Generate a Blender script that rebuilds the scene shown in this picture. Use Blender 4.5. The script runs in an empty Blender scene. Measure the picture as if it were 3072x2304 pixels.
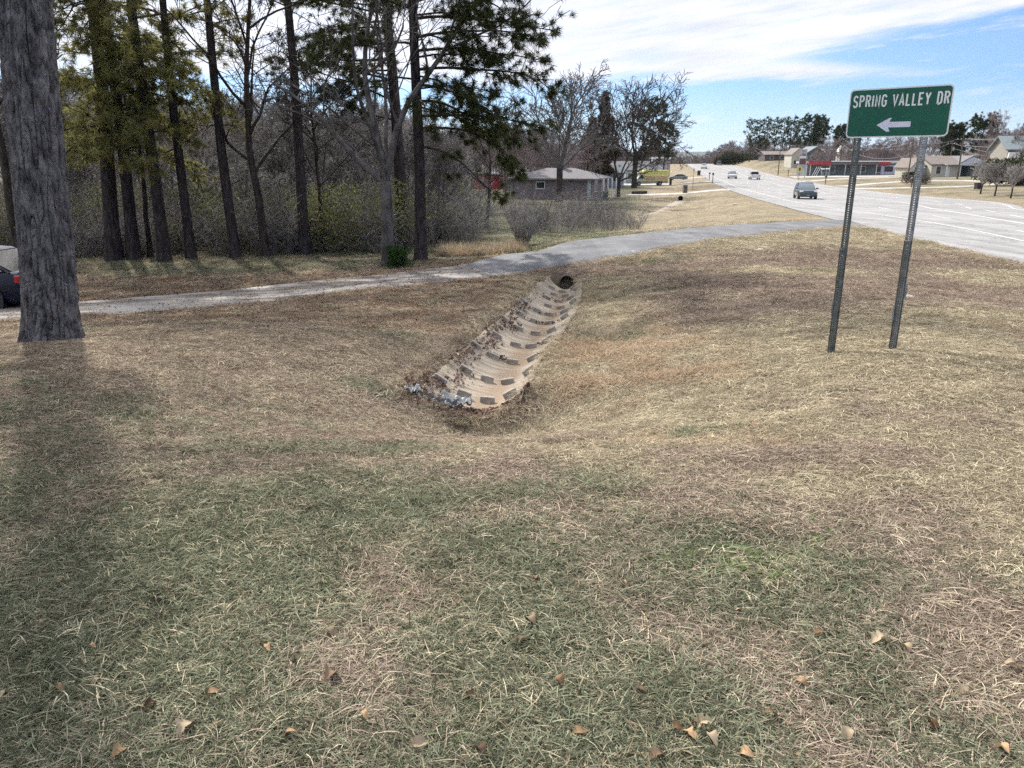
EXPO = .80; SKYK = (.42, .59, .90); HZC = (.56, .67, .84); CLG = .35; CLB = .56; OVH = .3; HAZE = 3.5e-5; DENO = False; ATH = .022
import bpy, bmesh, math, random
import numpy as np
from mathutils import Vector, Matrix
R = math.radians
PITCH = R(16.2); F = 769.5; CZ = 1.6
rng = np.random.default_rng(7); random.seed(7)
sc = bpy.context.scene
COL = sc.collection
cp, sp_ = math.cos(PITCH), math.sin(PITCH)

def ray(u, v):
    a = (u-512)/F; b = -(v-384)/F
    return a, cp+b*sp_, -sp_+b*cp
def at(u, v, t):
    a, b, c = ray(u, v)
    return np.array([a*t, b*t, CZ+c*t])

# ------------------------------------------------------------------ noise / terrain
_h = np.random.default_rng(11).random((256, 256))
def vnoise(x, y):
    xi = np.floor(x).astype(int); yi = np.floor(y).astype(int)
    fx = x-xi; fy = y-yi
    fx = fx*fx*(3-2*fx); fy = fy*fy*(3-2*fy)
    g = lambda i, j: _h[i & 255, j & 255]
    return (g(xi, yi)*(1-fx)*(1-fy)+g(xi+1, yi)*fx*(1-fy)+g(xi, yi+1)*(1-fx)*fy+g(xi+1, yi+1)*fx*fy)
def fbm(x, y, o=3):
    s = 0; a = .5
    for k in range(o):
        s = s+a*vnoise(x*2**k+17*k, y*2**k+31*k); a *= .5
    return s/(1-.5**o)
def sstep(a, b, x):
    t = np.clip((x-a)/(b-a), 0, 1); return t*t*(3-2*t)

ZRY = [-60, 0, 22, 40, 57, 80, 112, 150, 185, 222, 260, 300, 340, 390, 450, 600, 900, 3000]
ZRZ = [-1.3, -1.3, -1.3, -1.5, -1.78, -2.1, -2.35, -2.5, -2.5, -2.45, -1.9, -.8, -.25, 0, -1, -7, -14, -22]
def zroad(Y): return np.interp(Y, ZRY, ZRZ)
def vpx(Y, z):
    phi = math.atan2(CZ-z, Y)-PITCH
    return 384+F*math.tan(phi)
_uL = [(163.8, 686), (173.5, 699), (184, 715), (193.7, 739), (201, 763.6), (210.6, 799), (218, 826.6), (222.8, 844), (231, 888), (239.7, 918.7), (252.6, 973), (266, 1030)]
_uR = [(163.8, 726.5), (167.8, 747.5), (176.7, 780), (185.6, 828), (193.7, 893), (198.5, 957), (204, 1024)]
_uE = [(163.8, 688.5), (177.5, 715), (188, 739), (202.6, 796), (211.5, 857), (223.6, 941), (238, 1024)]
def _edge(tab, ymin):
    Ys = np.arange(max(ymin, 20), 392, 4.0); X = []
    for Y in Ys:
        v = vpx(Y, float(zroad(Y))); u = np.interp(v, [a for a, b in tab], [b for a, b in tab])
        a, b, c = ray(u, v); X.append(a*Y/b)
    X = np.array(X); k = np.exp(-np.linspace(-2, 2, 9)**2); k /= k.sum()
    Xp = np.pad(X, 4, mode='reflect', reflect_type='odd'); X = np.convolve(Xp, k, 'valid')
    s0 = (X[4]-X[0])/(Ys[4]-Ys[0]); s1 = (X[-1]-X[-8])/(Ys[-1]-Ys[-8])
    Ys = np.concatenate([[-80], Ys, [900]]); X = np.concatenate([[X[0]-s0*(Ys[1]+80)], X, [X[-1]+s1*(900-Ys[-2])]])
    return Ys, X
_L = _edge(_uL, 22); _Rr = _edge(_uR, 58); _E = _edge(_uE, 30)
XL = lambda Y: np.interp(Y, *_L)
XR = lambda Y: np.interp(Y, *_Rr)
XE = lambda Y: np.interp(Y, *_E)

# drainage channel
DY = [8.6, 9.6, 11.05, 13.9, 16.6, 19, 23.7, 26]; DX = [-.42, -.33, -.13, .30, .75, 1.15, 1.68, 1.95]
xd = lambda Y: np.interp(Y, DY, DX)
zd = lambda Y: -1.55-.045*(Y-9.5)
HWD = .70
HL = lambda Y: np.interp(Y, [9.2, 11, 14, 22, 23.5], [.84, .84, .80, .74, .5]); HR = lambda Y: np.interp(Y, [9.4, 11, 16, 22, 23.5], [.52, .60, .68, .50, .42])
def across(X, Y): d = X-xd(Y); return np.where(d < 0, d/HL(Y), d/HR(Y))
CP = [(0,-8,.2),(0,0,0),(-4,0,0),(4,0,0),(-10,0,-.15),(9,0,-.5),(0,3,-.12),(-3,4,-.2),(3,4,-.15),(-7,4,-.25),(6,4,-.25),
 (0,6,-.64),(-.35,7.6,-1.27),(-.45,8.8,-1.60),(-1.3,8.9,-1.30),(.6,8.9,-1.36),(-5.6,9.2,-.66),(3.78,8.85,-.6),(4.33,8.5,-.44),(5.5,9,-.5),(-3,9,-.85),(1.5,9,-1.02),(-9,10,-.95),(-14,12,-1.5),(8,8,-.6),(-20,4,-1.0),
 (8,14,-.78),(12,18,-1.1),(6,13,-.75),(4,12,-.9),(10,25,-1.25),(5,20,-1.25),(8,27,-1.35),(3,16,-1.2),(3.2,20,-1.5),(12.5,24,-1.25),
 (-2,12,-1.12),(-4,15,-1.35),(-2,17,-1.5),(-2.5,20,-1.65),(-1,23,-1.72),(-7,16,-1.6),(-10.7,18.4,-1.9),(-7.6,20.2,-1.9),(-3,23.3,-1.8),(-1,24.7,-1.7),(-16,18,-2.05),
 (-12,22,-2.05),(-20,24,-2.15),(-3.3,27,-1.85),(-6,27,-1.95),(-10,30,-2.1),(-20,32,-2.2),(0,30,-2.0),(-5,34,-2.05),(-30,30,-2.3),(-20,45,-2.3),(-40,60,-2.5),(0,45,-2.35),
 (4,38,-2.15),(5,48,-2.4),(9,55,-2.7),(12,62,-2.75),(15,72,-2.9),(19.8,91,-2.95),(13,45,-1.95),(17,58,-2.05),(20,72,-2.35),(24.5,92,-2.5),(5,65,-2.6),
 (9.4,91,-2.9),(0,100,-2.9),(15,100,-2.9),(-30,100,-2.8),(18,133,-3.0),(30,150,-3.05),(33,200,-3.2),(42,212,-3.15),(10,200,-3.2),(50,270,-2.6),(0,300,-4),(-60,200,-3.5),(62,380,-.7),(0,400,-5),
 (40,52,-1.5),(45,66,-1.5),(62,80,-1.55),(75,100,-1.6),(100,120,-1.2),(90,165,-1.6),(74,165,-2.0),(80,205,-2.3),(110,205,-1.8),(100,230,-1.6),(97,300,1.4),(110,330,2.2),(140,300,2.6),(200,250,3),(150,150,.5),(250,120,2),
 (105,385,.8),(200,400,4),(60,420,-2),(300,300,5),(60,20,-1.2),(100,0,-1),(-100,0,-2),(-100,100,-3.2),(-200,300,-6),(130,600,-6),(0,700,-10),(300,700,-4),(-300,700,-12)]
for Y in (10, 12.5, 15, 18, 21, 23.3):
    for s in (-1, 1): CP.append((float(xd(Y))+s*.85, Y, float(zd(Y))+.36))
# driveway edges (metres found from the photo's perspective)
def Pz(u, v, z):
    a, b, c = ray(u, v); t = (z-CZ)/c
    return (a*t, b*t)
_far = [(463,265,-1.72),(509,254,-1.66),(555.6,245.5,-1.6),(602,238.6,-1.55),(648,233,-1.5),(694,228.3,-1.45),(741,224.5,-1.42),(787,220.6,-1.42),(833,217.8,-1.42),(850,216.5,-1.42)]
_near = [(490,273.5,-1.72),(535,268.5,-1.68),(580,262,-1.6),(625,255.3,-1.52),(671,246.8,-1.45),(717.6,239.6,-1.4),(764,233.6,-1.38),(810,228.8,-1.38),(852,225.4,-1.38),(874,226.4,-1.38)]
DRF = np.array([Pz(*p)+(p[2],) for p in _far]); DRN = np.array([Pz(*p)+(p[2],) for p in _near])
for i in range(0, 10, 1):
    CP.append(tuple(DRF[i])); CP.append(tuple(DRN[i]))
CP = np.array(CP, float)
_c = 1.2
def _phi(d2): return np.sqrt(d2+_c*_c)
_D2 = ((CP[:, None, :2]-CP[None, :, :2])**2).sum(-1)
_W = np.linalg.solve(np.block([[_phi(_D2)+np.eye(len(CP))*-.02, np.ones((len(CP), 1))], [np.ones((1, len(CP))), np.zeros((1, 1))]]), np.concatenate([CP[:, 2], [0]]))
def base(X, Y):
    X = np.asarray(X, float); Y = np.asarray(Y, float)
    Xc = np.clip(X, -400, 400); Yc = np.clip(Y, -60, 800)
    out = np.full(X.shape, _W[-1])
    for (a, b, _), w in zip(CP, _W[:-1]):
        out = out+w*_phi((Xc-a)**2+(Yc-b)**2)
    return out
def terrain(X, Y, cut=True):
    X = np.asarray(X, float); Y = np.asarray(Y, float)
    b = base(X, Y)
    b = b+.035*(fbm(X*.9+5, Y*.9+9)-.5)*sstep(200, 30, Y)+.10*(fbm(X*.25, Y*.25)-.5)
    b = b+.02*(vnoise(X*3.1, Y*3.1)-.5)*sstep(30, 12, Y)
    d = np.maximum(np.maximum(XL(Y)-X, X-XR(Y)), 0)
    zr = zroad(Y)
    ins = np.minimum(X-XL(Y), XR(Y)-X)
    z = zr*(1-sstep(0, 7, d))+b*sstep(0, 7, d)
    z = z-.14*sstep(.15, .6, ins)-.02
    # channel
    ac = np.abs(across(X, Y)); hh = np.where(X < xd(Y), HL(Y), HR(Y)); dd = ac*hh; rim = zd(Y)+.34
    w = sstep(1.6, .1, dd-hh)*sstep(8.6, 9.7, Y)*sstep(24.1, 23.7, Y)
    z = z*(1-w)+(rim+np.maximum(dd-hh, 0)*.12)*w
    c = zd(Y)+.34*np.minimum(ac, 1.05)**2-.07
    a2 = np.abs(across(X, np.maximum(Y, 9.2))); wl = sstep(2.2, 1.5, a2)*sstep(6.3, 7.3, Y)*(Y < 9.32)
    z = z*(1-wl)+np.minimum(z, 1.60-.341*Y+.34*a2**2)*wl
    inch = (dd < hh+.03) & (Y > 9.22) & (Y < 23.85)
    z = np.where(inch, np.minimum(z, c), z)
    far = sstep(700, 1500, np.hypot(X, Y))
    return z*(1-far)-20*far
def T1(x, y): return float(terrain(np.array([x]), np.array([y]))[0])
def gnd(u, v, t0=4, t1=500):
    """ground point seen at a pixel"""
    a, b, c = ray(u, v)
    ts = t0*(t1/t0)**np.linspace(0, 1, 900)
    dz = CZ+c*ts-terrain(a*ts, b*ts)
    i = np.argmax(dz < 0) if (dz < 0).any() else len(ts)-1
    t = ts[i]
    return np.array([a*t, b*t, T1(a*t, b*t)])
def ray_t(u, t, v=200):
    a, b, c = ray(u, v); x, y = a*t, b*t
    return np.array([x, y, T1(x, y)])

# ------------------------------------------------------------------ zones of grass
def zones(X, Y):
    n = fbm(X*.55+3, Y*.55+8, 4); n2 = fbm(X*1.7+40, Y*1.7+11, 3); n3 = fbm(X*.3+90, Y*.3+2, 3)
    lim = 4.5-.85*np.maximum(0, X+.2)+.25*np.minimum(0, X+1)*0
    green = sstep(.9, -.9, (Y-lim)+2.6*(n-.5))
    green = green*(1-.9*sstep(.50, .60, n2))
    weed = np.exp(-(((X-.95)/.6)**2+((Y-3.1)/.5)**2))*sstep(.35, .6, n2)
    green = np.maximum(green, weed*1.3)
    # sparse green spots elsewhere
    green = np.maximum(green, .85*sstep(.66, .76, n)*sstep(60, 4, Y))
    left = sstep(-.5, -4.5, X+.12*(Y-8))
    green = np.maximum(green, .55*left*sstep(9, 5, Y))
    # yard beyond the drive is greener
    yard = sstep(0, 3, Y-28)*sstep(1.0, 5.0, XL(Y)-X-9)
    green = np.maximum(green, .95*yard*sstep(.22, .45, n3+.1))
    beyond = sstep(1, 4, X-XR(Y))*sstep(45, 60, Y); green = np.maximum(green, .6*beyond*sstep(.42, .6, n3))
    slope = sstep(10.5, 13, Y-.15*X)*sstep(29, 24, Y)*sstep(1.5, 3, X-xd(Y))
    brown = np.clip(np.exp(-(((X-2.6)/2.2)**2+((Y-24.3)/1.1)**2))*1.4+.95*slope*sstep(.76, .5, n3)+.75*sstep(.46, .58, n2)*sstep(8, 5, Y)+.6*sstep(1, -1, X)*sstep(3.5, 5, Y), 0, 1)  # patch at the culvert mouth: dead grass darkened to paint in tree shade
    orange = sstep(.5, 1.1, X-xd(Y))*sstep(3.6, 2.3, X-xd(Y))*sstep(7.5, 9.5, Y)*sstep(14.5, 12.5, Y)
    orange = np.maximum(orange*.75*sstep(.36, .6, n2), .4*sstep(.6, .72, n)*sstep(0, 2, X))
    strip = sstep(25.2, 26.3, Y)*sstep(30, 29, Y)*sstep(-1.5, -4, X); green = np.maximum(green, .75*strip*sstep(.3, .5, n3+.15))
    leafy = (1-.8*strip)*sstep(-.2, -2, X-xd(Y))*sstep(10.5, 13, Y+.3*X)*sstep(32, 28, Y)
    return np.clip(green, 0, 1), np.clip(brown, 0, 1), np.clip(orange, 0, 1), np.clip(leafy, 0, 1)

# ------------------------------------------------------------------ object helpers
def tag(o, label=None, cat=None, group=None, kind=None):
    if label: o['label'] = label
    if cat: o['category'] = cat
    if group: o['group'] = group
    if kind: o['kind'] = kind
    return o
def empty(name, loc=(0, 0, 0), rz=0.0):
    o = bpy.data.objects.new(name, None); COL.objects.link(o)
    o.location = loc; o.rotation_euler = (0, 0, rz); o.empty_display_size = .2
    return o
def link(name, me, mat=None, parent=None, loc=None, scene=True):
    o = bpy.data.objects.new(name, me)
    if scene: COL.objects.link(o)
    if mat is not None:
        for m in (mat if isinstance(mat, (list, tuple)) else [mat]): me.materials.append(m)
    if parent: o.parent = parent
    if loc is not None: o.location = loc
    return o
def copytree(o, parent=None):
    c = o.copy(); COL.objects.link(c)
    if parent: c.parent = parent
    for ch in list(o.children): copytree(ch, c)
    return c
def npmesh(name, V, Fc, smooth=False, attrs=None):
    """V (n,3); Fc list of (m,k) int arrays"""
    me = bpy.data.meshes.new(name)
    V = np.ascontiguousarray(V, np.float32)
    if not isinstance(Fc, list): Fc = [Fc]
    me.vertices.add(len(V)); me.vertices.foreach_set('co', V.ravel())
    loops = np.concatenate([f.ravel() for f in Fc]).astype(np.int32)
    tot = np.concatenate([np.full(len(f), f.shape[1]) for f in Fc]).astype(np.int32)
    me.loops.add(len(loops)); me.loops.foreach_set('vertex_index', loops)
    me.polygons.add(len(tot)); me.polygons.foreach_set('loop_start', np.concatenate([[0], np.cumsum(tot)[:-1]]).astype(np.int32))
    me.polygons.foreach_set('loop_total', tot)
    me.update(calc_edges=True)
    if smooth: me.polygons.foreach_set('use_smooth', np.ones(len(tot), bool))
    for k, a in (attrs or {}).items():
        at_ = me.attributes.new(k, 'FLOAT', 'POINT'); at_.data.foreach_set('value', np.asarray(a, np.float32))
    me.validate()
    return me
class MB:
    def __init__(s): s.v = []; s.f = []
    def add(s, vs, fs):
        n = len(s.v); s.v += [tuple(map(float, p)) for p in vs]; s.f += [tuple(i+n for i in f) for f in fs]; return s
    def box(s, x0, x1, y0, y1, z0, z1, taper=0):
        t = taper
        vs = [(x0,y0,z0),(x1,y0,z0),(x1,y1,z0),(x0,y1,z0),(x0+t,y0+t,z1),(x1-t,y0+t,z1),(x1-t,y1-t,z1),(x0+t,y1-t,z1)]
        return s.add(vs, [(3,2,1,0),(4,5,6,7),(0,1,5,4),(1,2,6,5),(2,3,7,6),(3,0,4,7)])
    def rbox(s, x0, x1, y0, y1, z0, z1, b=.02):
        bm = bmesh.new(); bmesh.ops.create_cube(bm, size=1)
        for v in bm.verts: v.co = Vector(((x0+x1)/2+v.co.x*(x1-x0), (y0+y1)/2+v.co.y*(y1-y0), (z0+z1)/2+v.co.z*(z1-z0)))
        bmesh.ops.bevel(bm, geom=list(bm.edges), offset=b, segments=2, affect='EDGES', profile=.5)
        bm.verts.index_update()
        s.add([v.co for v in bm.verts], [[v.index for v in f.verts] for f in bm.faces]); bm.free(); return s
    def prism(s, poly, y0, y1, axis='y'):
        n = len(poly)
        m = {'y': lambda a, b, c: (a, c, b), 'x': lambda a, b, c: (c, a, b), 'z': lambda a, b, c: (a, b, c)}[axis]
        vs = [m(a, b, y0) for a, b in poly]+[m(a, b, y1) for a, b in poly]
        return s.add(vs, [tuple(range(n)), tuple(range(2*n-1, n-1, -1))]+[(i, n+i, n+(i+1) % n, (i+1) % n) for i in range(n)])
    def loft(s, rings, cap=True):
        n = len(rings[0]); vs = [p for r in rings for p in r]; fs = []
        for k in range(len(rings)-1):
            for i in range(n):
                fs.append((k*n+i, k*n+(i+1) % n, (k+1)*n+(i+1) % n, (k+1)*n+i))
        if cap: fs += [tuple(range(n-1, -1, -1)), tuple((len(rings)-1)*n+i for i in range(n))]
        return s.add(vs, fs)
    def cyl(s, c0, c1, r0, r1=None, n=16, cap=True):
        r1 = r0 if r1 is None else r1
        c0 = Vector(c0); c1 = Vector(c1); d = (c1-c0).normalized()
        a = d.orthogonal().normalized(); b = d.cross(a)
        return s.loft([[c+(a*math.cos(2*math.pi*i/n)+b*math.sin(2*math.pi*i/n))*r for i in range(n)] for c, r in ((c0, r0), (c1, r1))], cap)
    def tube(s, pts, rs, n=6):
        pts = [Vector(p) for p in pts]; rings = []
        for i, p in enumerate(pts):
            d = (pts[min(i+1, len(pts)-1)]-pts[max(i-1, 0)]).normalized()
            a = d.cross(Vector((.13, .97, .21))).normalized(); b = d.cross(a)
            r = rs[i] if hasattr(rs, '__len__') else rs
            rings.append([p+(a*math.cos(2*math.pi*k/n)+b*math.sin(2*math.pi*k/n))*r for k in range(n)])
        return s.loft(rings)
    def build(s, name, mat=None, parent=None, smooth=False, scene=True, auto=False):
        me = bpy.data.meshes.new(name); me.from_pydata(s.v, [], s.f); me.update()
        bm = bmesh.new(); bm.from_mesh(me); bmesh.ops.recalc_face_normals(bm, faces=bm.faces); bm.to_mesh(me); bm.free()
        if smooth: me.polygons.foreach_set('use_smooth', [True]*len(me.polygons))
        if auto: me.set_sharp_from_angle(angle=R(40))
        return link(name, me, mat, parent, scene=scene)

# ------------------------------------------------------------------ materials
def new_mat(name):
    m = bpy.data.materials.new(name); m.use_nodes = True
    nt = m.node_tree; nt.nodes.clear()
    return m, nt, nt.nodes.new('ShaderNodeOutputMaterial')
def N(nt, t, **k):
    n = nt.nodes.new(t)
    for a, b in k.items():
        if a.startswith('i_'):
            n.inputs[a[2:].replace('_', ' ')].default_value = b
        else: setattr(n, a, b)
    return n
def rgba(c): return (c[0], c[1], c[2], 1)
def mat(name, c1, c2=None, scale=5.0, rough=.8, metal=0.0, bump=0.0, stretch=(1, 1, 1), spec=.5, detail=4, ramp=(.35, .65), bscale=None, obj_rand=0.0, coat=0.0):
    m, nt, out = new_mat(name); L = nt.links.new
    p = N(nt, 'ShaderNodeBsdfPrincipled'); p.inputs['Roughness'].default_value = rough; p.inputs['Metallic'].default_value = metal
    p.inputs['Specular IOR Level'].default_value = spec; p.inputs['Coat Weight'].default_value = coat
    L(p.outputs[0], out.inputs[0])
    tc = N(nt, 'ShaderNodeTexCoord'); mp = N(nt, 'ShaderNodeMapping'); mp.inputs['Scale'].default_value = stretch
    L(tc.outputs['Object'], mp.inputs[0])
    no = N(nt, 'ShaderNodeTexNoise'); no.inputs['Scale'].default_value = scale; no.inputs['Detail'].default_value = detail
    L(mp.outputs[0], no.inputs['Vector'])
    col = None
    if c2 is not None:
        mr = N(nt, 'ShaderNodeMapRange'); mr.inputs[1].default_value = ramp[0]; mr.inputs[2].default_value = ramp[1]
        L(no.outputs['Fac'], mr.inputs[0])
        mx = N(nt, 'ShaderNodeMix', data_type='RGBA'); mx.inputs[6].default_value = rgba(c1); mx.inputs[7].default_value = rgba(c2)
        L(mr.outputs[0], mx.inputs[0]); col = mx.outputs[2]
    else:
        p.inputs['Base Color'].default_value = rgba(c1)
    if obj_rand and col is not None:
        oi = N(nt, 'ShaderNodeObjectInfo'); hs = N(nt, 'ShaderNodeHueSaturation'); mr2 = N(nt, 'ShaderNodeMapRange')
        mr2.inputs[3].default_value = 1-obj_rand; mr2.inputs[4].default_value = 1+obj_rand
        L(oi.outputs['Random'], mr2.inputs[0]); L(mr2.outputs[0], hs.inputs['Value']); L(col, hs.inputs['Color']); col = hs.outputs[0]
    if col is not None: L(col, p.inputs['Base Color'])
    if bump:
        bn = no
        if bscale:
            bn = N(nt, 'ShaderNodeTexNoise'); bn.inputs['Scale'].default_value = bscale; bn.inputs['Detail'].default_value = 5; L(mp.outputs[0], bn.inputs['Vector'])
        b = N(nt, 'ShaderNodeBump'); b.inputs['Strength'].default_value = min(1, bump); b.inputs['Distance'].default_value = .03*max(1, bump)
        L(bn.outputs['Fac'], b.inputs['Height']); L(b.outputs[0], p.inputs['Normal'])
    return m
def leafmat(name, c1, c2, trans=.35, tint=True, rnd=.25, scale=2.0):
    """thin foliage: diffuse + translucent, colour varied per instance and per blade"""
    m, nt, out = new_mat(name); L = nt.links.new
    d = N(nt, 'ShaderNodeBsdfDiffuse'); t = N(nt, 'ShaderNodeBsdfTranslucent'); mx = N(nt, 'ShaderNodeMixShader'); mx.inputs[0].default_value = trans
    L(d.outputs[0], mx.inputs[1]); L(t.outputs[0], mx.inputs[2]); L(mx.outputs[0], out.inputs[0])
    c = N(nt, 'ShaderNodeMix', data_type='RGBA'); c.inputs[6].default_value = rgba(c1); c.inputs[7].default_value = rgba(c2)
    if tint:
        a = N(nt, 'ShaderNodeAttribute', attribute_name='tint'); L(a.outputs['Fac'], c.inputs[0])
    else:
        tc = N(nt, 'ShaderNodeTexCoord'); no = N(nt, 'ShaderNodeTexNoise'); no.inputs['Scale'].default_value = scale
        L(tc.outputs['Object'], no.inputs['Vector']); mr = N(nt, 'ShaderNodeMapRange'); mr.inputs[1].default_value = .35; mr.inputs[2].default_value = .65
        L(no.outputs['Fac'], mr.inputs[0]); L(mr.outputs[0], c.inputs[0])
    oi = N(nt, 'ShaderNodeObjectInfo'); hs = N(nt, 'ShaderNodeHueSaturation'); mr2 = N(nt, 'ShaderNodeMapRange')
    mr2.inputs[3].default_value = 1-rnd; mr2.inputs[4].default_value = 1+rnd
    L(oi.outputs['Random'], mr2.inputs[0]); L(mr2.outputs[0], hs.inputs['Value']); L(c.outputs[2], hs.inputs['Color'])
    L(hs.outputs[0], d.inputs['Color']); L(hs.outputs[0], t.inputs['Color'])
    return m
# ------------------------------------------------------------------ ground
def stations(a, b, step, g, lo, hi):
    c = list(np.arange(a, b, step)); x = c[-1]; s = step
    while x < hi: s *= g; x += s; c.append(x)
    x = c[0]; s = step; pre = []
    while x > lo: s *= g; x -= s; pre.append(x)
    return np.array(pre[::-1]+c)
GX = stations(-11, 13, .15, 1.045, -12000, 12000); GY = stations(-3, 31, .14, 1.022, -60, 14000)
XX, YY = np.meshgrid(GX, GY); ZZ = terrain(XX, YY)
nx, ny = len(GX), len(GY)
idx = np.arange(nx*ny).reshape(ny, nx)
quads = np.stack([idx[:-1, :-1], idx[:-1, 1:], idx[1:, 1:], idx[1:, :-1]], -1).reshape(-1, 4)
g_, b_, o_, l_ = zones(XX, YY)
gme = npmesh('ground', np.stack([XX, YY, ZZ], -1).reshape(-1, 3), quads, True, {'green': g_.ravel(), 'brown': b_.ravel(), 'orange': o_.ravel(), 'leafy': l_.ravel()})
def ground_mat():
    m, nt, out = new_mat('ground_turf'); L = nt.links.new
    p = N(nt, 'ShaderNodeBsdfPrincipled'); p.inputs['Roughness'].default_value = .95; p.inputs['Specular IOR Level'].default_value = .1
    L(p.outputs[0], out.inputs[0])
    tc = N(nt, 'ShaderNodeTexCoord')
    def noise(s, d=5, st=(1, 1, 1)):
        mp = N(nt, 'ShaderNodeMapping'); mp.inputs['Scale'].default_value = st; L(tc.outputs['Object'], mp.inputs[0])
        n = N(nt, 'ShaderNodeTexNoise'); n.inputs['Scale'].default_value = s; n.inputs['Detail'].default_value = d; n.inputs['Roughness'].default_value = .65; L(mp.outputs[0], n.inputs[0]); return n.outputs['Fac']
    def mr(x, a, b, c=0, d=1):
        n = N(nt, 'ShaderNodeMapRange'); n.inputs[1].default_value = a; n.inputs[2].default_value = b; n.inputs[3].default_value = c; n.inputs[4].default_value = d; L(x, n.inputs[0]); return n.outputs[0]
    def mix(f, a, b):
        n = N(nt, 'ShaderNodeMix', data_type='RGBA'); L(f, n.inputs[0])
        for i, c in ((6, a), (7, b)):
            if isinstance(c, tuple): n.inputs[i].default_value = rgba(c)
            else: L(c, n.inputs[i])
        return n.outputs[2]
    def at_(k): return N(nt, 'ShaderNodeAttribute', attribute_name=k).outputs['Fac']
    fine = noise(34, 6); mid = noise(4.5, 6); big = noise(.25, 5); st = noise(1.2, 6, (1, .45, 1))
    tan = mix(mr(mid, .3, .7), (.20, .16, .105), (.37, .31, .20))
    tan = mix(mr(big, .35, .65), tan, (.225, .19, .135))
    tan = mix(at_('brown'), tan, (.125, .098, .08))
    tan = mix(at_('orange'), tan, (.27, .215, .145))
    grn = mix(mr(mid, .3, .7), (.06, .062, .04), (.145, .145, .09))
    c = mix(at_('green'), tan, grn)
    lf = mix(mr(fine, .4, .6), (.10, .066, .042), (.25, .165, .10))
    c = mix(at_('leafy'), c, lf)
    v = N(nt, 'ShaderNodeHueSaturation'); L(c, v.inputs['Color']); L(mr(fine, .3, .7, .38, 1.5), v.inputs['Value'])
    v2 = N(nt, 'ShaderNodeHueSaturation'); L(v.outputs[0], v2.inputs['Color']); L(mr(st, .3, .7, .7, 1.3), v2.inputs['Value'])
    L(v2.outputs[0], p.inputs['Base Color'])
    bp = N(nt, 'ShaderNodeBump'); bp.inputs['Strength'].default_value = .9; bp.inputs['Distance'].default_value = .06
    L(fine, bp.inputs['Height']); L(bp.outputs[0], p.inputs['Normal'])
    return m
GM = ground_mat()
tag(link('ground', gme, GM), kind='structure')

def strip(name, Ys, X0, X1, zf, m, nx=6, parent=None, u_attr=True):
    """sheet between two curves X0(Y), X1(Y)"""
    s = np.linspace(0, 1, nx); Xg = X0[:, None]*(1-s)+X1[:, None]*s; Yg = np.repeat(Ys[:, None], nx, 1)
    Zg = zf(Xg, Yg); id_ = np.arange(Xg.size).reshape(Xg.shape)
    q = np.stack([id_[:-1, :-1], id_[:-1, 1:], id_[1:, 1:], id_[1:, :-1]], -1).reshape(-1, 4)
    me = npmesh(name, np.stack([Xg, Yg, Zg], -1).reshape(-1, 3), q, True, {'across': np.repeat(s[None], len(Ys), 0).ravel()})
    return link(name, me, m, parent)
asphalt = mat('worn_asphalt', (.235, .23, .225), (.305, .298, .29), 1.4, .9, bump=.25, stretch=(1, .25, 1), bscale=60, detail=6, spec=.25)
asph2 = mat('driveway_asphalt', (.115, .12, .128), (.175, .175, .18), .9, .88, bump=.4, bscale=45, detail=7, spec=.25)
RY = np.concatenate([np.arange(-60, 395, 2.0), np.arange(395, 700, 15.0)])
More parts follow.
